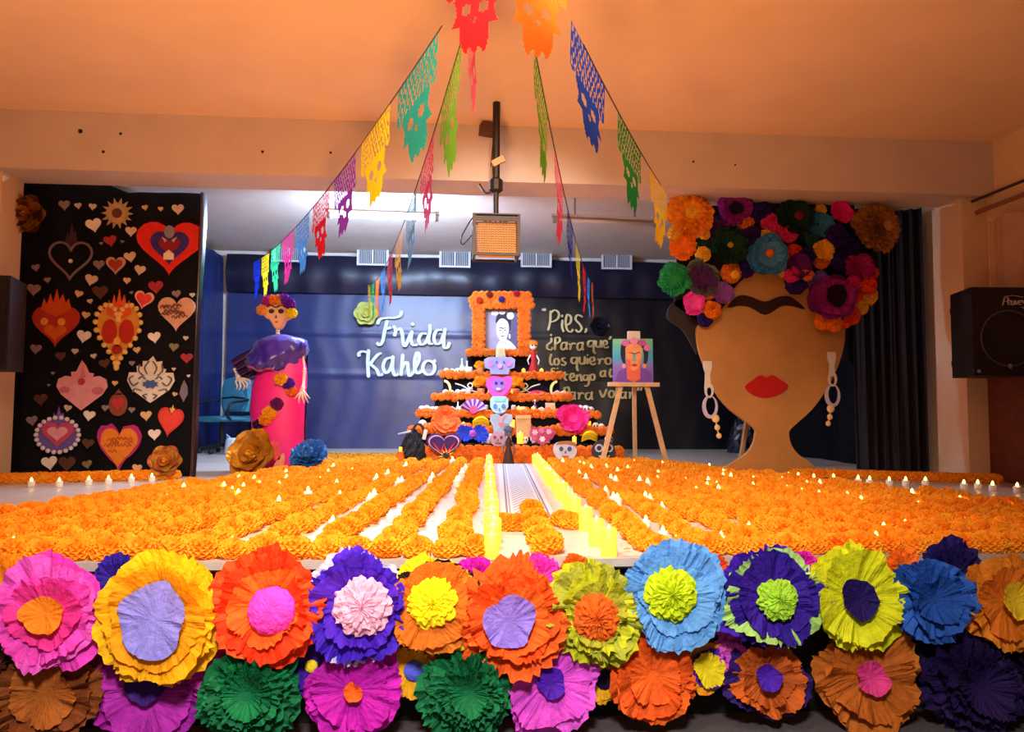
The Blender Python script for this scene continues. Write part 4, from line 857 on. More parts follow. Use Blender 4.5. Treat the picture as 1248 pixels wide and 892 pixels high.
# ------------------------------------------------------------------ skeleton doll
YD = 7.38
db = Vector((at(344, 576, YD).x, YD, ST)); sD = m_per_px(db)
doll = tag(empty('skeleton_doll', db), 'tall skeleton doll in a pink skirt, purple shawl and flower crown', 'doll')
def DP(px, py, dy=0): q = at(px, py, YD); return Vector((q.x-db.x, dy, q.z-db.z))
def ring(px, py, hw, dp, n=28, wob=0, z=None):
    c = DP(px, py); return [(c.x+hw*sD*math.cos(2*PI*k/n), dp*sD*math.sin(2*PI*k/n)*(1+wob*math.sin(k*2.7+py)), max(0, c.z if z is None else z)) for k in range(n)]
pinks = mat('pink_satin', '#ee1c86', .5, var=.14, vscale=5, bump=.15, bscale=12)
MB().loft([ring(344,578,20,14,z=0.0),ring(343,565,25,16),ring(341,548,29,18),ring(339,525,31,20),ring(338,498,33,20),ring(341,470,33,19),ring(345,448,29,17),ring(349,434,21,14),ring(349,418,19,12)]).build('skirt', pinks, doll, True)
purp = mat('purple_satin', '#3a1a9a', .3, var=.35, vscale=9, bump=.25, bscale=14, spec=.7, sheen=.2)
purp2 = mat('plum_satin', '#35124a', .4, var=.3, vscale=9, bump=.25, bscale=14)
sh = MB(); rings = []
for py, cx, hw, dp in ((408,342,8,7),(410,343,16,11),(412,345,23,15),(415,346,28,18),(419,345,31,20),(424,343,32,21),(429,341,32,22),(434,338,31,23),(439,335,30,23),(444,331,28,23),(449,328,25,22),(454,325,20,20)):
    rr_ = []
    for i, (x, y, z) in enumerate(ring(cx, py, hw, dp, 80)):
        c0 = DP(cx, py); a = 2*PI*i/80; g = max(0, (py-409)/44)
        fo = 1+g*(.10*math.sin(5*a+.25*py)+.09*math.sin(11*a-.30*py)+.05*math.sin(19*a+.35*py))
        rr_.append((c0.x+(x-c0.x)*fo, y*fo-.02*g, z+(-.12*x if py > 415 else 0)+.015*g*math.sin(5*a+1)))
    rings.append(rr_)
sh.loft(rings, False); sh.build('shawl', purp, doll, True)
rim = [Vector(p) for p in rings[-1]]; MB().tube(rim+[rim[0]], .012, 6, False).build('shawl_hem', mat('shawl_hem', '#a04a78', .5), doll, True)
def drape(u, v):
    a = DP(322, 420).lerp(DP(334, 452), u); b = DP(282, 440).lerp(DP(298, 466), u); p = a.lerp(b, v)
    return (p.x, .02+.03*math.sin(u*24)*v-.05*v, p.z+.02*math.sin(v*3))
MB().sheet(drape, 40, 8).build('sleeve_drape', purp2, doll, True)
def drape2(u, v):
    a = DP(358, 424).lerp(DP(374, 420), u); b = DP(362, 574).lerp(DP(372, 562), u); p = a.lerp(b, v)
    return (p.x, .06+.03*math.sin(u*9+v*4), max(.01, p.z))
MB().sheet(drape2, 12, 20).build('shawl_tail', purp2, doll, True)
def cap(u, v):
    p = DP(352+22*u, 414+5*u+14*v*(.6+.4*u)); return (p.x, -.10+.10*v*u-.05*math.sin(v*PI)+.01*math.sin(u*20), p.z)
MB().sheet(cap, 16, 8).build('shawl_shoulder', purp, doll, True)
bone = mat('bone_white', '#e6d6c8', .55)
for k in range(5): MB().lathe([(.010,0),(.022,.006),(.022,.018),(.010,.024)], 10).build('neck_vertebra', bone, doll, True, DP(339, 399+k*3.0, -.02))
# head
hd = MB(); HO = [(322,373),(327,366),(350,366),(357,374),(355,387),(349,391),(343,401),(336,401),(330,391),(323,386)]
hc_ = DP(339, 385)
pl = [(DP(x, y).x, DP(x, y).z) for x, y in [(p.x, p.z) for p in smooth_path([(x,0,y) for x, y in HO], 3, True)]]
hm_ = MB(); hm_.prism(pl, -.05, .06); hb = hm_.build('head', mat('doll_face', '#e2a676', .6), doll)
bv = hb.modifiers.new('round', 'BEVEL'); bv.width = .02; bv.segments = 3
for x in (332.5, 344): MB().ball(DP(x, 380, -.05), 3.6*sD, 12, 8, 1, .35, .8).build('eye_socket', mat('socket_dark', '#160c12', .6), hb, True)
mb = MB(); ribbon(mb, [(DP(x, y).x, DP(x, y).z) for x, y in ((327,375),(332,373),(338,375.5),(344,373),(350,375))], 2.0*sD, -.06, -.045); mb.build('eyebrow', MATS['socket_dark'], hb)
MB().prism([(DP(x, y).x, DP(x, y).z) for x, y in ((338,384),(336.6,388.5),(339.4,388.5))], -.06, -.045).build('nose', MATS['socket_dark'], hb)
MB().ball(DP(338.5, 393, -.05), 2.0*sD, 10, 6, 1, .4, .5).build('mouth', card('#b03a2a'), hb, True)
vs, fs = marigold_mesh(77, 14, 7); pbm = MB(); pbm.add(vs, fs); pball = pbm.mesh('pompon')
for x, y, r, c in ((327,367,6,'#b01c8c'),(334,366,6,'#ee7a16'),(341,366,6,'#f2941c'),(348,365,6.5,'#7a18a8'),(354,370,7,'#6a14a0'),(321,378.5,6.5,'#e8963a'),(357,382,6.5,'#f2d012'),(358,375,4,'#6a14a0')):
    link('crown_flower', pball, hb, DP(x, y, -.05), (PI/2-.2,.2,0), paper(c), r*sD)
for x, y, r, c in ((348,463,7.5,'#f5a81c'),(356,468,7,'#4a1ca0'),(359,476,6.5,'#f2761c'),(343,492,7,'#6a1468'),(334,503,8,'#f5a41c'),(329,511,7,'#f2861c'),(320,517,6,'#3a0c4a'),(319,526,7,'#f5b01c'),(316,533,6,'#f2821c')):
    link('skirt_pompon', pball, doll, DP(x, y, -20*sD*(1-.5*(abs(x-338)/33)**2)-.02), (PI/2-.3,.2,0), paper(c), r*sD)
def bones(pts, r0, nm='arm_bone'):
    for a, b in zip(pts, pts[1:]):
        a, b = Vector(a), Vector(b); d = b-a
        MB().tube([a, a+d*.08, a+d*.16, a+d*.84, a+d*.92, b], [r0*1.2, r0*1.5, r0*.8, r0*.8, r0*1.5, r0*1.2], 8).build(nm, bone, doll, True)
def hand(p, fingers):
    MB().ball(p, .028, 10, 8, .9, .5, 1.1).build('hand_bone', bone, doll, True)
    for f in fingers:
        pts = [Vector(p)]+[DP(x, y, -.13) for x, y in f]; MB().tube(pts, [.011]+[.009]*(len(pts)-2)+[.005], 6).build('finger_bone', bone, doll, True)
bones([DP(370,427,-.04), DP(372,452,-.05), DP(371,474,-.1)], .013); bones([DP(373,453,-.04), DP(373,474,-.09)], .008)
hand(DP(371,476,-.1), [[(367,481),(363,486)],[(368,485),(368,492)],[(372,485),(374,492)],[(375,483),(379,491)],[(376,480),(381,486)]])
bones([DP(287,450,-.04), DP(292,458,-.08)], .013)
hand(DP(294,461,-.1), [[(297,466),(298,472),(296,476)],[(300,466),(303,471),(301,476)],[(302,464),(306,468),(305,474)],[(303,462),(309,464),(310,469)],[(292,466),(294,471),(293,475)]])
# ------------------------------------------------------------------ easel with painting
YE = 8.05; wood = mat('easel_pine', '#d9b184', .6, var=.15, vscale=12)
eb = Vector((at(772,566,YE).x, YE, ST)); es = tag(empty('easel', eb), 'pale wooden tripod easel standing beside the altar', 'easel')
def EP(px, py, Y=YE): q = at(px, py, Y); return Vector((q.x-eb.x, Y-YE, q.z-eb.z))
sE = m_per_px(eb)
def leg(a, b): b.z = .0; return MB().bar(a, b, .052, .032, (0,1,0)).build('leg', wood, es)
leg(EP(769,418), EP(733,566)); leg(EP(775,418), EP(813,566))
lb_ = EP(774, 552, YE+.55); lb_.z = 0; MB().bar(EP(772,418,YE+.06), lb_, .045, .03, (0,1,0)).build('leg', wood, es)
MB().box(EP(741,468).x, EP(802,468).x, -.07, .03, EP(760,471).z, EP(760,466).z).build('ledge', wood, es)
MB().box(EP(765,410).x, EP(779,410).x, -.045, .03, EP(770,417).z, EP(770,404).z).build('clamp', mat('easel_clamp', '#e2cfae', .6), es)
for x in (769, 775): MB().bar(EP(x,404,YE-.01), EP(x+ (2 if x > 772 else -2),416,YE-.01), .03, .035, (0,1,0)).build('clamp_jaw', MATS['easel_clamp'], es)
pb_ = at(771, 465, YE-.05); pt_ = tag(empty('portrait_painting', pb_), 'colourful painted portrait of a woman with flowers in her hair on the easel', 'painting')
def PP(pts, k=0): return wpoly(pts, YE-.05, pb_, k)
m_ = bpy.data.materials.new('painted_ground'); m_.use_nodes = True; nt = m_.node_tree; tcn = nt.nodes.new('ShaderNodeTexCoord'); sx_ = nt.nodes.new('ShaderNodeSeparateXYZ'); rp = nt.nodes.new('ShaderNodeValToRGB')
nt.links.new(tcn.outputs['Generated'], sx_.inputs[0]); nt.links.new(sx_.outputs['Z'], rp.inputs[0]); nt.links.new(rp.outputs[0], nt.nodes['Principled BSDF'].inputs['Base Color'])
e = rp.color_ramp.elements; e[0].color = lin('#7a58c8'); e[1].color = lin('#8fc490'); x_ = e.new(.35); x_.color = lin('#8a6ad0'); x_ = e.new(.55); x_.color = lin('#3fa8d8'); x_ = e.new(.8); x_.color = lin('#5cc0b8')
MB().prism(PP([(747,413),(795,413),(796,466),(747,466)]), -.012, .012).build('canvas', m_, pt_)
for nm, pts, c, k, d in (('shoulders',[(749,466),(754,452),(764,448),(780,448),(790,452),(795,460),(795,466)],'#7a50b4',0,1),('neck',[(764,462),(763,446),(780,446),(780,462),(772,466)],'#e8705a',0,1.5),('hair',[(757,438),(756,426),(760,416),(782,416),(789,424),(789,440),(784,444),(783,424),(763,424),(762,444)],'#2a2440',2,1),
    ('face',[(762,430),(763,422),(772,418),(781,422),(782,432),(780,444),(773,452),(766,446)],'#f2a06a',3,2),('cheek',[(762,436),(768,440),(768,448),(764,444)],'#ee6a4a',0,3),('cheek',[(782,434),(777,440),(777,447),(781,442)],'#f08a3a',0,3),('brow_line',[(764,429),(770,430),(773,431),(778,429),(781,429),(773,432)],'#2a2030',0,4),('nose',[(771,431),(774,431),(775,440),(770,440)],'#7fb0a0',0,3),('lips',[(768,445),(773,443),(777,445),(773,447)],'#c03040',0,4),
    ('flower',ring_poly(5,4,12,762,418),'#d86ab0',0,5),('flower',ring_poly(5,4.5,12,772,415.5),'#e890b8',0,6),('flower',ring_poly(5,4,12,782,418),'#c85aa0',0,5),('flower',ring_poly(4,4,12,788,424),'#e07ab0',0,5),('earring',ring_poly(2.2,3,10,760,446),'#e8a0c0',0,3),('earring',ring_poly(2.2,3,10,785,446),'#f2a04a',0,3)):
    MB().prism(PP(pts, k), -.013-.002*d, -.012).build('painted_'+nm, card(c), pt_)
# ------------------------------------------------------------------ office chairs
teal = mat('teal_vinyl', '#3f8ca8', .5, var=.15, vscale=8); dk = mat('chair_black', '#0a0c12', .5)
def office_chair(px, py, Y, rz, label):
    b = Vector((at(px, py, Y).x, Y, ST)); r = tag(empty('office_chair', b, (0,0,rz)), label, 'chair', 'office chairs at the back of the stage')
    rb = [(-.24,-.0),(-.23,.22),(-.18,.34),(0,.38),(.18,.34),(.23,.22),(.24,0),(.2,-.1),(-.2,-.1)]
    MB().prism([(x, z+.66) for x, z in rb], .20, .27).build('backrest', teal, r)
    MB().prism([(x*.8, z*.55+.64) for x, z in rb], .185, .2).build('lumbar_pad', teal, r)
    MB().tube([(-.2,.19,.74),(0,.185,.76),(.2,.19,.74)], .012, 6).build('back_seam', dk, r)
    st = MB().prism(ring_poly(.25,.04,20,0,.46), -.26, .2); st.build('seat', teal, r)
    for s in (-1, 1): MB().tube(smooth_path([(s*.25,.2,.72),(s*.29,.05,.70),(s*.29,-.15,.66),(s*.26,-.16,.5),(s*.22,-.05,.45)],4), .018, 8).build('armrest', dk, r, True)
    MB().tube([(0,0,.1),(0,0,.44)], .03, 10).build('gas_column', dk, r)
    for k in range(5):
        a = 2*PI*k/5; MB().tube([(0,0,.12),(.28*math.cos(a),.28*math.sin(a),.07)], [.03,.018], 8).build('base_leg', dk, r)
        MB().ball((.28*math.cos(a),.28*math.sin(a),.035), .035, 10, 8).build('caster', dk, r, True)
office_chair(270, 545, 10.2, -.5, 'teal office chair standing between the heart cloth and the doll')
office_chair(306, 545, 10.75, -.2, 'teal office chair standing behind the skeleton doll')
bb = at(283, 546, 9.9); bb.z = ST
rg = [[(.10*math.cos(k*PI/8)*sc+.0, .06*math.sin(k*PI/8)*sc, z) for k in range(16)] for z, sc in ((0,.9),(.03,1.0),(.12,.95),(.19,.85),(.22,.7))]
bg = tag(MB().loft(rg).build('plastic_bag', mat('bag_white', '#cfe0e6', .4, bump=.3, bscale=30), smooth=True, loc=bb), 'small white plastic bag on the floor by the office chairs', 'bag')
MB().tube([(-.06,0,.2),(-.075,0,.27),(-.03,0,.22)], .008, 6).build('handle', MATS['bag_white'], bg, True)
# a folded dark plastic bundle beside the face's neck
bq = at(905, 543, 10.6); bq.z = ST
v, f = pom(.2, .52, 3, 22, 9, .14); mb = MB(); mb.add(v, f); bag = mb.build('plastic_bundle', mat('bundle_black', '#141c2c', .25, spec=.8), loc=bq)
tag(bag, 'glossy dark plastic bundle on the floor behind the giant face', 'bundle')
MB().tube([(0,0,.48),(.03,0,.58),(-.03,.0,.63)], [.05,.03,.07], 8).build('knot', MATS['bundle_black'], bag, True)
# ------------------------------------------------------------------ altar
TIER = [(497,752,541,8.5),(503,742,524,8.75),(512,727,504,9.0),(530,692,483,9.25),(540,682,457,9.5),(570,648,430,9.8)]
TZ = [at((a+b)/2, y, Y).z for a, b, y, Y in TIER]
ab = Vector((at(625, 560, 8.5).x, 8.5, ST))
altar = tag(empty('altar_steps', ab), 'black cloth covered stepped altar in the middle of the stage', 'altar')
altc = mat('altar_black_cloth', '#0c0a14', .85, var=.3, vscale=8, spec=.2)
for k, (a, b, y, Y) in enumerate(TIER):
    x0, x1 = at(a, y, Y).x, at(b, y, Y).x
    MB().box(x0-ab.x, x1-ab.x, Y-ab.y, 10.4-ab.y, (TZ[k-1] if k else ST)-ab.z, TZ[k]-ab.z).build('step', altc, altar)
TX = lambda px, k, dy=.09: at(px, TIER[k][2], TIER[k][3]+dy).x
def IP(px, k, dy=.09): return Vector((TX(px, k, dy), TIER[k][3]+dy, TZ[k]))
def head_part(parent, loc, r, k, m=None):
    return link('marigold_head', heads_ga[k%3], parent, loc, (PI/2-.25+random.uniform(-.3,.3), random.uniform(-.4,.4), 0), m, r)
ord_ = ['lowest','second lowest','third','fourth','fifth']
for k in range(1, 5):
    a, b, y, Y = TIER[k]; x0, x1 = at(a, y, Y).x, at(b, y, Y).x; n = int((x1-x0)/.082)
    g = tag(empty('marigold_garland', ((x0+x1)/2, Y-.05, TZ[k])), 'orange marigold garland along the '+ord_[k]+' altar step', 'garland', 'garlands on the altar steps')
    for i in range(n+1): head_part(g, (x0+(x1-x0)*i/n-(x0+x1)/2, random.uniform(-.01,.01), -.005+random.uniform(-.01,.01)), random.uniform(.048,.058), i)
a, b, y, Y = TIER[0]; 
for s, (xa_, xb_) in enumerate(((515, 617), (629, 752))):
    x0, x1 = at(xa_, y, Y).x, at(xb_, y, Y).x; n = int((x1-x0)/.105)
    g = tag(empty('marigold_garland', ((x0+x1)/2, Y-.07, ST)), 'thick double marigold garland at the altar foot '+('beside the red and purple heart' if s == 0 else 'beside the easel'), 'garland', 'garlands on the altar steps')
    for i in range(n+1):
        for j in range(2): head_part(g, (x0+(x1-x0)*(i+.0*j)/n-(x0+x1)/2, random.uniform(-.015,.015), .06+.075*j), random.uniform(.066,.076), i+j)
# portrait with its marigold frame
Yp = 9.72; pz = TZ[5]; pq = Vector((at(609, 430, Yp).x, Yp, pz)); s = m_per_px(pq)
pf = tag(empty('framed_portrait', pq), 'black and white portrait of a woman in an orange marigold frame atop the altar', 'framed portrait')
def FP(x, y): q = at(x, y, Yp); return (q.x-pq.x, q.z-pq.z)
mb = MB(); prism_ring(mb, [FP(578,429),FP(642,429),FP(642,362),FP(578,362)], [FP(591,426),FP(631,426),FP(631,379),FP(591,379)], -.02, .05); mb.build('frame_board', mat('frame_wood', '#5a3018', .7), pf)
spots = []
for yy in (424,417,410,403,396,389,382,375):
    spots += [(579.5,yy),(586.5,yy+3),(635,yy+3),(642,yy)]
for x in range(575, 648, 7): spots += [(x,366),(x+2,372.5)]
for x in range(580, 645, 7): spots += [(x,360)]
for x in range(572, 650, 7): spots += [(x,430)]
for i, (x, y) in enumerate(spots): q = FP(x, y); head_part(pf, (q[0], -.05, q[1]), 4.6*s, i)
for x, y, c in ((584,367,'#c8321c'),(596,360,'#7a2c1c'),(629,359,'#a81c2c'),(611,366,'#3a2c7a')): q = FP(x, y); link('ornament_flower', pball, pf, (q[0], -.10, q[1]), (PI/2,0,0), paper(c), 3.6*s)
ppl = Vector((pq.x, Yp+.03, pz+.02))
def QP(pts, k=0): return wpoly(pts, Yp+.03, ppl, k)
pp = MB().prism(QP([(590,378),(632,378),(632,428),(590,428)]), 0, .02).build('photo_print', mat('photo_grey', '#8d88a8', .5, var=.2, vscale=5), pf, loc=(0,.03,.02))
for nm, pts, c, k, d in (('shadow_side',[(619,378),(632,378),(632,428),(618,428)],'#5c5578',0,1),('shoulder',[(606,428),(608,416),(618,414),(626,420),(629,428)],'#ded8e4',2,2.5),('hair',[(604,392),(606,384),(613,380),(620,383),(623,392),(621,404),(618,396),(607,394)],'#2c2838',2,2),('face',[(606,393),(612,388),(619,393),(620,404),(617,412),(612,416),(607,411),(605,402)],'#e8e2ec',3,3),('neck',[(609,412),(617,411),(619,419),(608,419)],'#c8c2d2',0,2.8),
    ('hair_flower',ring_poly(4.5,3.2,12,603,381.5),'#e6e2f0',0,4),('hair_flower',ring_poly(4,3,12,612,380.5),'#dcd8ea',0,4),('hair_flower',ring_poly(4.5,4.5,12,622,385),'#f0ecf6',0,4),('brow',[(607,399.5),(611,399),(613,399.8),(618,399),(613,401)],'#2a2632',0,4),('eye',ring_poly(1.2,.8,8,609.5,402.5),'#3a3644',0,4),('eye',ring_poly(1.2,.8,8,615.5,402.5),'#3a3644',0,4),('nose_shadow',[(612,402),(613.5,406.5),(611,406.5)],'#a8a2b4',0,4),('lips',[(609.5,409.5),(612.5,408.8),(615.5,409.5),(612.5,410.8)],'#6a6274',0,4),('earring',ring_poly(1.2,3,8,621,410),'#f2eef6',0,4)):
    MB().prism(QP(pts, k), -.003*d, .001).build('printed_'+nm, card(c), pp)
# --- small offerings
def skull_mesh():
    mb = MB(); mb.ball((0,0,.058), .05, 14, 10, 1, 1.05, .95); mb.box(-.028,.028,-.045,.01,0,.035); return mb.mesh('cranium', None, True)
skm = skull_mesh(); eym = MB().ball((0,0,0), .013, 8, 6, 1, .6, 1).mesh('eye_socket', mat('socket_ink', '#2a1c30', .6), True); tem = MB().box(-.02,.02,-.048,-.044,.008,.012).mesh('teeth_line', MATS['socket_ink'])
def sugar_skull(loc, s, col, label, gr='sugar skulls and lumps on the altar'):
    r = tag(empty('sugar_skull', loc, (0,0,random.uniform(-.2,.2))), label, 'sugar skull', gr)
    link('cranium', skm, r, m=card(col), scale=s)
    for x in (-.019,.019): link('eye_socket', eym, r, (x*s,-.046*s,.058*s), scale=s)
    link('teeth_line', tem, r, scale=s)
for px, k in ((544,4),(551,4),(558,4),(543,3),(550,3),(558,3),(565,3),(514,2),(520,2),(527,2),(532,2),(560,2),(566,2),(515,1),(707,2),(714,2),(720,2),(659,2),(688,1),(726,1),(733,1),(590,0),(598,0),(605,0),(640,0),(651,0),(657,0),(667,0),(742,0)):
    sugar_skull(IP(px, k), random.uniform(.75,1.1), random.choice(['#efe6e0','#e6dce4','#f2e8d4']), 'small white sugar skull on the '+ord_[k]+' altar step')
for px, k, s in ((638,4,.7),(650,4,.55),(660,4,.7),(597,3,.75),(605,3,.6),(622,3,.8),(590,1,.8),(650,2,.7),(674,2,.8),(717,1,.9),(624,1,1),(634,0,1.05),(612,4,.5),(565,1,.7),(700,0,.7),(632,2,.7)):
    candle(IP(px, k, .06), 'p', 'glowing cream candle on the '+ord_[k]+' altar step', 'candles on the altar steps', s)
jarm = mat('jar_pink_wax', '#e8b8a8', .4)
for n_, (px, k, c) in enumerate(((573,4,'#d8c8c8'),(571,3,'#e8b8a8'),(592,2,'#8fa090'),(626,2,'#c89a8a'),(596,0,'#e2c8c0'),(620,0,'#d8b8c8'))):
    r = tag(empty('glass_jar', IP(px, k, .05)), ['pale grey','salmon','grey-green','terracotta','blush','mauve'][n_]+' votive jar on the '+ord_[k]+' altar step', 'jar', 'votive jars on the altar')
    MB().lathe([(.028,0),(.032,.005),(.032,.085),(.028,.09)], 14).build('glass', card(c), r, True); MB().lathe([(.024,.088),(.026,.09),(.026,.1),(.02,.104)], 14).build('wax', card('#f4e6d8'), r, True)
def bottle(px, k, c, label, s=1.0):
    r = tag(empty('bottle', IP(px, k)), label, 'bottle'); MB().lathe([(.03*s,0),(.034*s,.01*s),(.034*s,.10*s),(.012*s,.14*s),(.012*s,.18*s)], 14).build('glass', mat('glass_'+c, c, .15), r, True); MB().lathe([(.014*s,.175*s),(.014*s,.2*s),(.01*s,.205*s)], 12).build('cap', card('#e8e0d0'), r, True)
bottle(563, 4, '#c8e0b0', 'pale green bottle on the fifth altar step', 1.05); bottle(569, 4, '#e8f0e0', 'white bottle on the fifth altar step', .9); bottle(652, 2, '#6a4a9a', 'purple bottle on the third altar step', .85); bottle(558, 2, '#b0d0d0', 'aqua bottle on the third altar step', .7)
def bouquet(px, k, label, s=1.0):
    r = tag(empty('marigold_bouquet', IP(px, k, .06)), label, 'bouquet', 'potted marigolds on the altar')
    MB().lathe([(.03,0),(.045,.01),(.05,.10),(.045,.1)], 14).build('pot', card('#e0763a'), r, True)
    for i, (x, y, z) in enumerate(((0,-.03,.16),(-.05,0,.14),(.05,0,.14),(0,.02,.19),(-.03,-.02,.19),(.035,-.02,.18))): link('marigold_head', heads_ga[i%3], r, (x*s,y*s,z*s), (.6,0,i), marig, .045*s)
bouquet(585, 4, 'potted orange marigolds on the fifth altar step', .8); bouquet(586, 3, 'potted orange marigolds left of the pink mask', 1.1); bouquet(629, 3, 'potted orange marigolds right of the pink mask', 1.1)
def plaque(name, label, cat, parts, px, py, Y, th=.03):
    c = at(px, py, Y); r = tag(empty(name, c), label, cat)
    for n_, (nm, pts, col, k) in enumerate(parts):
        MB().prism(wpoly([(px+x, py-z) for x, z in pts], Y, c, k), -.004*n_-(0 if n_ == 0 else .004), th if n_ == 0 else 0).build(nm, card(col), r)
    return r
def face_bits(ex, ez, er, c, mouth=None, nose=True):
    o = [('eye',ring_poly(er,er*1.1,12,-ex,ez),c,0),('eye',ring_poly(er,er*1.1,12,ex,ez),c,0)]
    if nose: o += [('nose',[(0,ez-er*.6),(-1.2,ez-er*2),(1.2,ez-er*2)],c,0)]
    o += [('mouth',[(-4,ez-er*3.2),(4,ez-er*3.2),(3,ez-er*3.7),(-3,ez-er*3.7)],mouth or c,0)]
    return o
plaque('paper_skull', 'lavender cut-paper skull hanging under the portrait', 'paper skull', [('sheet',[(-19,8),(-14,11),(14,11),(19,8),(18,-2),(12,-4),(11,-10),(-11,-10),(-12,-4),(-18,-2)],'#a8a4e0',0),('petal',ring_poly(4,4,10,-11,3),'#c88ac8',0),('petal',ring_poly(4,4,10,11,3),'#c88ac8',0),('center',ring_poly(3,3,10,0,0),'#e8b0d8',0),('dot',ring_poly(1.3,1.3,8,-4,5),'#6a5ab8',0),('dot',ring_poly(1.3,1.3,8,5,5),'#6a5ab8',0)], 609, 446, 9.38)
plaque('paper_banner', 'small pale gold hanging paper strip below the portrait', 'paper strip', [('strip',[(-5,8),(5,8),(6,-8),(-6,-8)],'#e8d0a0',0),('fold',[(-3,6),(3,6),(3,-5),(-3,-5)],'#d8bc88',0)], 610, 431, 9.55)
plaque('paper_mask', 'pink heart-shaped paper mask on the fourth altar step', 'mask', [('heart',[(0,-19),(-10,-12),(-16,0),(-14,8),(-6,11),(4,9),(13,11),(16,4),(12,-6),(6,-14)],'#e05ac0',2),('face',ring_poly(8,8,16,-1,0),'#a878d8',0),('eye',ring_poly(2,2,10,-4,2),'#3a2a8a',0),('eye',ring_poly(2,2,10,3,2),'#3a2a8a',0),('mouth',ring_poly(3,1.6,10,-1,-5),'#c8d8f0',0),('fringe',[(2,-16),(12,-6),(16,2),(14,-8),(8,-15)],'#e8324a',0)], 608.5, 469, 9.12)
plaque('paper_skull', 'light blue paper skull in the centre of the third altar step', 'paper skull', [('sheet',[(0,-12),(-8,-7),(-11,-2),(-11,8),(-8,11),(8,11),(11,8),(11,-2),(8,-7)],'#a8dcf0',0),('crown',[(-8,10),(8,10),(6,5),(-6,5)],'#8ad8d0',0)]+face_bits(5,-1,2.6,'#6a7ac8'), 608.5, 494, 8.86)
plaque('paper_shirt', 'pale blue-grey paper shirt with a heart below the light blue skull', 'paper figure', [('sheet',[(-13,12),(-5,13),(0,9),(5,13),(13,12),(14,4),(10,-2),(9,-12),(-9,-12),(-10,-2),(-14,4)],'#a4b8d0',0),('collar',[(-5,12),(0,3),(5,12),(0,8)],'#e0a0a8',0),('heart',[(x, z-1) for x, z in heart_poly(7,7)],'#d87a8a',0),('pocket',[(5,1),(9,1),(9,-4),(5,-4)],'#7a98b8',0)], 611, 517, 8.62)
plaque('paper_mask', 'dull mauve paper mask at the middle of the lowest altar step', 'mask', [('sheet',ring_poly(10,9,20),'#b890a8',0)]+face_bits(4,2,2,'#6a4a6a'), 607, 535, 8.40)
plaque('paper_mask', 'white and blue painted face mask at the altar foot near the easel', 'mask', [('face',[(0,-13),(-9,-10),(-14,-2),(-13,6),(-8,10),(6,11),(12,9),(14,0),(11,-8)],'#ccd4ec',3),('hair',[(-12,7),(-8,11),(4,12),(12,10),(14,2),(10,6),(0,8)],'#a8705a',0)]+face_bits(5,2,2.6,'#4a5a9a','#c04a5a'), 689, 549, 8.28, .06)
plaque('paper_mask', 'dark round mask with white swirls behind the easel leg', 'mask', [('face',ring_poly(14,13,24),'#343848',0),('swirl',ring_poly(5,5,14,-6,3),'#c8ccd8',0),('swirl',ring_poly(3,3,12,-6,3),'#343848',0),('swirl',ring_poly(5,5,14,6,3),'#c8ccd8',0),('swirl',ring_poly(3,3,12,6,3),'#343848',0),('mouth',[(-7,-6),(7,-6),(5,-9),(-5,-9)],'#c8ccd8',0),('nose',[(0,0),(-2,-4),(2,-4)],'#c8ccd8',0)], 736, 549, 8.30, .06)
plaque('paper_heart', 'red and purple winged heart ornament at the altar foot', 'ornament', [('rim',[(x, z) for x, z in heart_poly(43,32)],'#4a2068',0),('line',[(x, z) for x, z in heart_poly(38,28)],'#c8a8d0',0),('heart',[(x, z) for x, z in heart_poly(35,25)],'#3a1a5a',0),('wing',[(-14,6),(-4,-6),(0,4),(-2,-8),(-8,-4)],'#e02c20',0),('wing',[(14,6),(4,-6),(0,4),(2,-8),(8,-4)],'#e02c20',0)]+[('ray',[(3+5*math.cos(a)-.8*math.sin(a),-12+5*math.sin(a)+.8*math.cos(a)),(3+10*math.cos(a),-12+10*math.sin(a)),(3+5*math.cos(a)+.8*math.sin(a),-12+5*math.sin(a)-.8*math.cos(a))],'#f0c83a',0) for a in [PI*k/6 for k in range(7)]]+[('eye',ring_poly(3,3,10,3,-12),'#2a1c10',0)], 541, 544, 8.28, .05)
plaque('paper_heart', 'rose-pink heart wreath with white blooms on the lowest altar step', 'ornament', [('heart',[(x, z-2) for x, z in heart_poly(31,24)],'#b84a7a',0)]+[('bloom',[((4-1.2*(i%2))*math.cos(i*PI/6)+x,(4-1.2*(i%2))*math.sin(i*PI/6)+z) for i in range(12)],c,0) for x, z, c in ((-9,4,'#e8c0d0'),(8,5,'#d8a8c8'),(0,-4,'#e0d8f0'),(-1,6,'#c87aa0'),(10,-1,'#a83a6a'),(-10,-3,'#c05a8a'))], 661, 531, 8.36, .05)
plaque('paper_bag', 'brown paper bag standing on the second lowest altar step', 'bag', [('body',[(-9,13),(9,13),(9,-14),(-9,-14)],'#c89a68',0),('flap',[(-9,13),(9,13),(9,9),(-9,9)],'#d8ac78',0)], 638, 519, 8.64, .09)
h_ = tag(empty('straw_hat', IP(637, 2, .04)), 'small straw hat on the third altar step', 'hat'); MB().lathe([(.10,0),(.105,.006),(.06,.014),(.055,.06),(.04,.085),(.001,.09)], 20).build('hat_body', card('#d8b878'), h_, True); MB().lathe([(.061,.014),(.062,.016),(.060,.032),(.058,.034)], 20).build('hat_band', card('#4a2a20'), h_, True)
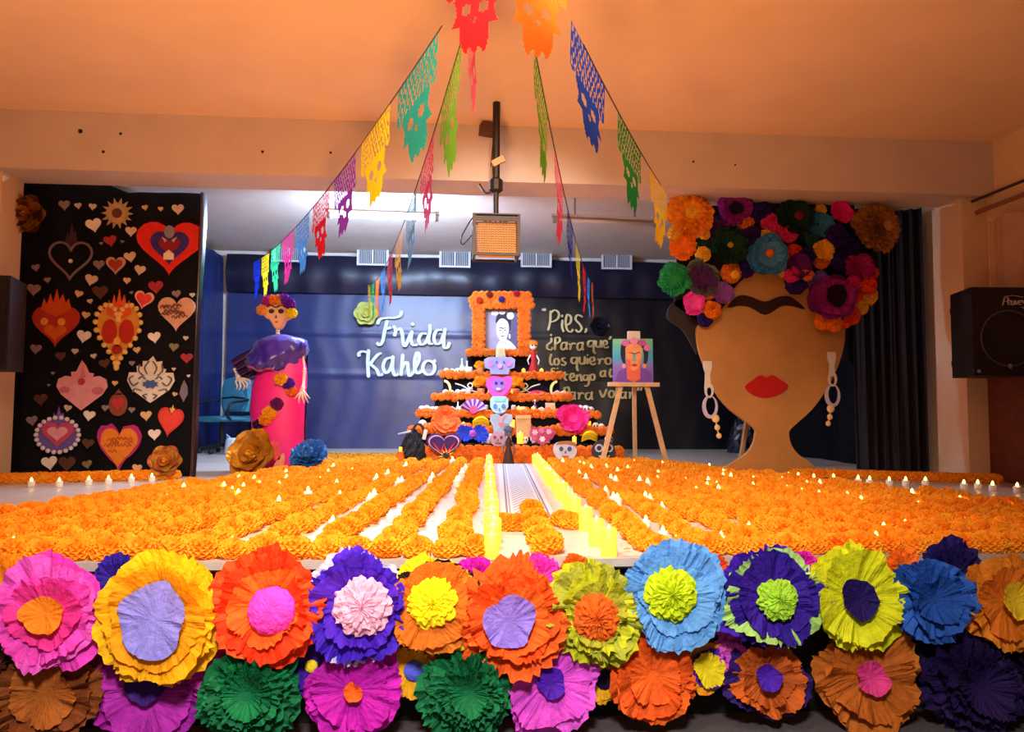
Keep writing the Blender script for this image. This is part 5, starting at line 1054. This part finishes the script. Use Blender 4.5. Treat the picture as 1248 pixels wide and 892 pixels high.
# paper bowls and fans
def bowl(px, py, Y, rpx, c, c2, label):
    return paper_flower(px, py, Y, rpx, [(1,0,.10,.06,6,.04,c),(.94,.06,.28,.06,6,.04,c2),(.7,.1,.4,.06,5,.03,c)], ('crumple',.3,.2,c2,0,0,.1), label, None, (0,-1,.35), 'paper_bowl', .7, 'paper bowl')
bowl(543, 513, 8.66, 18, '#f0682a', '#f47a38', 'orange paper bowl on the second lowest altar step'); bowl(698, 511, 8.70, 19, '#f01c84', '#f43a96', 'hot pink paper bowl on the altar side nearer the easel')
c = at(577, 503, 8.88); s = m_per_px(c); fan = tag(empty('paper_fan', c), 'purple and white pleated paper fan on the third altar step', 'fan')
for k in range(12):
    a0, a1 = math.radians(20+140*k/12), math.radians(20+140*(k+1)/12)
    MB().add([(2*s*math.cos(a0),0,2*s*math.sin(a0)),(17*s*math.cos(a0),-.01,17*s*math.sin(a0)),(17*s*math.cos(a1),.012,17*s*math.sin(a1)),(2*s*math.cos(a1),.01,2*s*math.sin(a1))],[(0,1,2,3)]).build('blade', card('#7a3ab8' if k%2 else '#d8b8e8'), fan)
MB().prism([(x*s, z*s+4*s) for x, z in ring_poly(5,5,12)], -.02, -.01).build('rosette', card('#e8508a'), fan)
def banana_bunch(px, k, label, s=1.0):
    r = tag(empty('banana_bunch', IP(px, k, .0)), label, 'bananas')
    for i in range(4): MB().tube([(-.10*s+.2*s*t/6, -.02*i, .03+.022*i+.05*s*math.sin(PI*t/6)) for t in range(7)], [.006,.016,.02,.021,.02,.015,.006], 8).build('banana', card('#f0c818' if i != 1 else '#c8c82a'), r, True)
banana_bunch(586, 1, 'bunch of yellow bananas beside the blue bow', 1.0); banana_bunch(718, 0, 'bunch of yellow bananas between the two painted masks', .9)
c = at(576, 528, 8.40); s = m_per_px(c); bw = tag(empty('paper_bow', c), 'bright blue fringed paper bow with a pink centre on the altar', 'bow')
for sx in (-1, 1):
    vs, fs = ruffle(10*s, .5*s, .2, .14, 8, .2, 500+sx, 48, 4); mb = MB(); mb.add([(x+sx*9*s, -z, y*1.05) for x, y, z in vs], fs); mb.build('loop', paper('#2c4ce8'), bw)
v, f = pom(4*s, 5*s, 5, 14, 6, .15); mb = MB(); mb.add([(x, -z-.03, y) for x, y, z in v], f); mb.build('center', paper('#c86ae0'), bw)
# ribbon, crescents, sweets, box, bread, fruit
for px, fl, lb in ((548,1,'on the step end nearer the name lettering'),(672,-1,'on the step end nearer the quotation')):
    b = IP(px, 3, .05); s = m_per_px(b); o = [(fl*(-7+9*math.cos(a)), 9+11*math.sin(a)) for a in [PI*.5-PI*.75*t/10 for t in range(11)]]; i_ = [(fl*(-7+6*math.cos(a)), 8+9*math.sin(a)) for a in [PI*.5-PI*.75*t/10 for t in range(11)]]
    tag(MB().prism([(x*s, max(0, z*s)) for x, z in o+i_[::-1]], -.012, .012).build('paper_crescent', card('#e8d88a'), loc=b), 'pale yellow paper crescent '+lb, 'ornament', 'crescents on the altar')
for px, k, lb, fl in ((570,3,'cream curled ribbon left of the pink mask',1),(643,3,'cream curled ribbon right of the pink mask',-1)):
    b = IP(px, k, .1); mb = MB(); mb.tube(smooth_path([(-.16*fl,-.0,.16),(-.06*fl,.02,.13),(.02*fl,-.02,.08),(.12*fl,0,.05),(.16*fl,.0,.01)],5), .009, 6); mb.tube(smooth_path([(-.08*fl,0,.01),(0,.01,.07),(.06*fl,0,.13),(.03*fl,.02,.17),(.0,0,.13),(.06*fl,-.02,.09)],5), .008, 6)
    tag(mb.build('curled_ribbon', card('#e8dcc0'), smooth=True, loc=b), lb, 'ribbon')
d_ = tag(empty('sweet_dish', IP(655, 3, .03)), 'dish heaped with pink sweets on the fourth altar step', 'dish'); MB().lathe([(.06,0),(.09,.01),(.13,.03),(.12,.03)], 20).build('dish', card('#e8a0b0'), d_, True)
for k in range(22):
    a = k*2.4; rr = .1*math.sqrt(k/22); MB().ball((rr*math.cos(a), rr*math.sin(a)*.6, .045+.02*(1-k/22)), .018, 7, 5).build('sweet', card(random.choice(['#e02c7a','#f04a9a','#c81c5a'])), d_, True)
bx = tag(empty('cardboard_box', IP(670, 2, .05)), 'small beige cardboard box beside the hot pink bowl', 'box'); MB().box(-.05,.06,-.03,.05,0,.13).build('body', card('#d8b898'), bx); MB().box(-.052,.062,-.032,.052,.11,.135).build('lid', card('#e0c4a4'), bx)
for n_, (px, k, c, lb) in enumerate(((679,3,'#e88a6a','salmon bread roll on the fourth altar step'),(687,3,'#e8987a','tan-pink bread roll on the fourth altar step'),(551,2,'#f0a088','peach bread roll on the third altar step'),(660,2,'#d8a890','flat brown bread roll on the third altar step'))):
    r = tag(empty('bread_roll', IP(px, k, .06)), lb, 'bread', 'bread rolls on the altar'); MB().ball((0,0,.035), .06, 14, 8, 1, .9, .62).build('loaf', card(c), r, True)
    for a in (.5, -.5): MB().tube([(-.05*math.cos(a),-.05*math.sin(a),.05),(0,0,.078),(.05*math.cos(a),.05*math.sin(a),.05)], .009, 6).build('bone_strip', card('#f2c8a8'), r, True)
for px, k in ((519,1),(524,1),(531,1),(536,2),(571,1),(567,1),(560,1),(592,1),(645,1),(642,2),(668,2),(681,1),(640,1),(602,1)):
    r = tag(empty('orange_fruit', IP(px, k, .03)), 'round orange fruit on the '+ord_[k]+' altar step', 'orange', 'oranges on the altar'); MB().ball((0,0,.042), .042, 14, 9).build('peel', mat('orange_peel', '#f0641a', .45, bump=.2, bscale=120), r, True); MB().lathe([(.002,.08),(.007,.082),(.004,.088)], 6).build('stem', card('#4a6a2a'), r)
# figurine beside the portrait, statue on the floor, basket and candle pot
def figurine(loc, s, skirt, hair, skin, label):
    r = tag(empty('figurine', loc), label, 'figurine'); MB().lathe([(.07*s,0),(.072*s,.01*s),(.05*s,.12*s),(.026*s,.2*s),(.04*s,.27*s),(.02*s,.32*s),(.012*s,.33*s)], 16).build('dress', card(skirt), r, True)
    MB().ball((0,0,.385*s), .055*s, 14, 10, .9, .9, 1).build('head', card(skin), r, True)
    mb = MB(); v, f = pom(.065*s, .06*s, 9, 16, 6, .12); mb.add([(x, y+.008, z+.40*s) for x, y, z in v], f); mb.build('headdress', card(hair), r)
    for sx in (-1, 1):
        MB().tube([(sx*.035*s,0,.27*s),(sx*.075*s,-.01,.2*s),(sx*.06*s,-.03,.14*s)], [.012*s,.01*s,.008*s], 8).build('arm', card(skin), r, True); MB().ball((sx*.02*s,-.047*s,.39*s), .011*s, 8, 6).build('eye', MATS['socket_ink'], r, True)
figurine(IP(650, 4, .06), 1.0, '#b8202a', '#f0821c', '#f0e0d0', 'little skull figurine in red with an orange headdress by the portrait')
sf = on(621, 567, ST); figurine(Vector((sf.x, 8.28, ST)), .92, '#3a2218', '#5a5060', '#6a6478', 'small dark brown statue standing where the runner meets the altar')
bq = Vector((at(503, 560, 8.32).x, 8.32, ST)); bs_ = tag(empty('black_basket', bq), 'shaggy black basket with an arched handle at the altar foot', 'basket')
v, f = pom(.15, .36, 11, 30, 12, .09); mb = MB(); mb.add(v, f); mb.build('body', mat('shaggy_black', '#0e0b12', .9, bump=.6, bscale=90), bs_)
MB().tube(smooth_path([(-.02,-.03,.33),(.04,-.03,.44),(.11,-.03,.40),(.13,-.03,.28)],5), .014, 8).build('handle', card('#2a2430'), bs_, True)
MB().box(.045,.085,-.05,-.03,.29,.40).build('tag_label', card('#d8d8d4'), bs_, rot=(0,.2,0))
MB().tube([(-.02,-.06,.36),(-.16,-.10,.33)], [.014,.008], 8).build('bone_pin', card('#a8a4b0'), bs_)
st_ = at(478, 556, 8.35); tag(MB().tube([(0,0,.01),(.12,.05,.16),(.2,.08,.3)], [.016,.014,.012], 8).build('black_cane', card('#17141c'), smooth=True, loc=(st_.x, st_.y, ST)), 'thin black cane leaning on the shaggy basket', 'cane')
r = tag(empty('flower_pot', Vector((at(488, 560, 8.2).x, 8.2, ST))), 'orange pot holding a lit candle at the altar corner', 'pot'); MB().lathe([(.04,0),(.05,.01),(.045,.08),(.035,.13),(.04,.14)], 14).build('pot', card('#ee6a1e'), r, True); link('candle', c_body, r, (0,0,.13), scale=.5)
# ------------------------------------------------------------------ cut-paper banners
def flag_mesh(variant):
    nx, ny, W_, Hh = 44, 60, .53, .42; rnd = random.Random(variant)
    lat = []
    for r_ in range(5):
        for c_ in range(11): lat.append((-.92+1.84*(c_+.5*(r_%2))/10.5, .05+.082*r_, .055, .030, rnd.uniform(0,3.1)))
    for r_ in range(3):
        for c_ in range(5): lat.append((-.28+.56*c_/4, .80+.06*r_, .035, .014, 1.57))
    def solid(u, v):
        if v < .46:
            if v > .40+.06*abs(math.sin(u*9)): 
                if abs(u) > .66: return False
        elif v < .74:
            if abs(u) > .66-.06*math.cos((v-.6)*20): return False
        elif v > .74:
            if abs(u) > .46-.16*((v-.74)/.26)**3: return False
            if v > .96+.03*math.cos(u*22): return False
        if v > .44:
            for sx in (-1, 1):
                if ((u-sx*.27)/.15)**2+((v-.575)/.055)**2 < 1: return False
            if (abs(u)/.07)**2+((v-.68)/.035)**2 < 1: return False
        for cx, cy, a, b, t in lat:
            du, dv = u-cx, (v-cy); x = du*math.cos(t)+dv*math.sin(t)*1.1; y = -du*math.sin(t)/1.1+dv*math.cos(t)
            if (x/a)**2+(y/b)**2 < 1 and not (v < .025): return False
        return True
    vs = [((i/nx-.5)*W_, .012*math.sin(j/ny*5+variant)*(j/ny), -j/ny*Hh) for j in range(ny+1) for i in range(nx+1)]
    fs = [(j*(nx+1)+i, (j+1)*(nx+1)+i, (j+1)*(nx+1)+i+1, j*(nx+1)+i+1) for j in range(ny) for i in range(nx) if solid((i+.5)/nx*2-1, (j+.5)/ny)]
    used = sorted({i for f in fs for i in f}); mp = {o: n for n, o in enumerate(used)}
    mb = MB(); mb.add([vs[i] for i in used], [tuple(mp[i] for i in f) for f in fs]); return mb.mesh('flag')
FM = [flag_mesh(k) for k in range(3)]
def tissue(c): return mat('banner_tissue_'+c.strip('#'), c, .7, trans=.45, spec=.2, var=.1, vscale=20)
CN = {'teal':'#1f8a86','yellow':'#f2d21c','purple':'#8a3ab8','red':'#d81c2c','lightblue':'#4a9ae8','pink':'#f03c98','green':'#2f9a3a','mint':'#3ad08a','blue':'#1c34c8','magenta':'#c81c7a','orange':'#f2701c','navy':'#1c3a8c','lime':'#6aa81c','darkgreen':'#1c7a2c','gold':'#f5b81c','coral':'#e8486a','darkred':'#a8121c'}
def banner(label, pts, cols, n_, sag):
    # pts: image position and distance of the two ends of a straight hang; flags spread evenly along it
    A, B = at(*pts[0]), at(*pts[1]); r = tag(empty('paper_banner', A), label, 'banner', 'cut-paper banners strung to the stage')
    def P(t): q = A.lerp(B, t)-A; return Vector((q.x, q.y, q.z-sag*4*t*(1-t)))
    MB().tube([P(-.06+1.1*i/30) for i in range(31)], .0035, 5).build('string', mat('banner_string', '#3a3028', .7), r)
    for i, c in enumerate(cols):
        t = i/(n_-1) if n_ > 1 else .5; p = P(t); d = (P(t+.01)-P(t-.01)).normalized()
        X = d; Z = (Vector((0,0,1))-d*d.z*.0); Y_ = Vector((0,0,1)).cross(Vector((d.x,d.y,0)).normalized())
        M = Matrix(((X.x, Y_.x, 0, p.x), (X.y, Y_.y, 0, p.y), (X.z, Y_.z, 1, p.z), (0,0,0,1)))   # hangs plumb from a sloping string
        me = FM[(i+n_)%3].copy(); me.transform(M); me.materials.clear(); me.materials.append(tissue(CN[c])); o = link('flag', me, r)
        o['label'] = c+' cut-paper flag with a skull'
banner('cut-paper banner sloping down to the skeleton doll', ((508,78,3.2),(313,318,8.1)), ['teal','yellow','purple','red','lightblue','pink','mint','yellow','blue'], 9, .12)
banner('cut-paper banner sloping down to the pale green rose', ((549,95,3.2),(450,347,9.2)), ['lime','magenta','lightblue','yellow','red','lightblue','orange','green','yellow'], 9, .22)
banner('cut-paper banner sloping down to the dark silver rose', ((660,103,3.2),(722,345,8.4)), ['lime','coral','blue','yellow','red','lightblue','orange'], 7, .18)
banner('cut-paper banner sloping down to the flower crown', ((718,68,3.2),(803,222,4.6)), ['navy','darkgreen','gold'], 3, .02)
banner('single large dark red cut-paper flag hanging overhead', ((548,-52,2.9),(618,-80,2.5)), ['darkred'], 1, .0)
banner('single large orange cut-paper flag hanging overhead', ((612,-82,2.45),(690,-44,2.85)), ['orange'], 1, .0)
banner('single rose-pink cut-paper flag seen edge-on overhead', ((580,2,2.75),(572,42,3.2)), ['coral'], 1, .0)
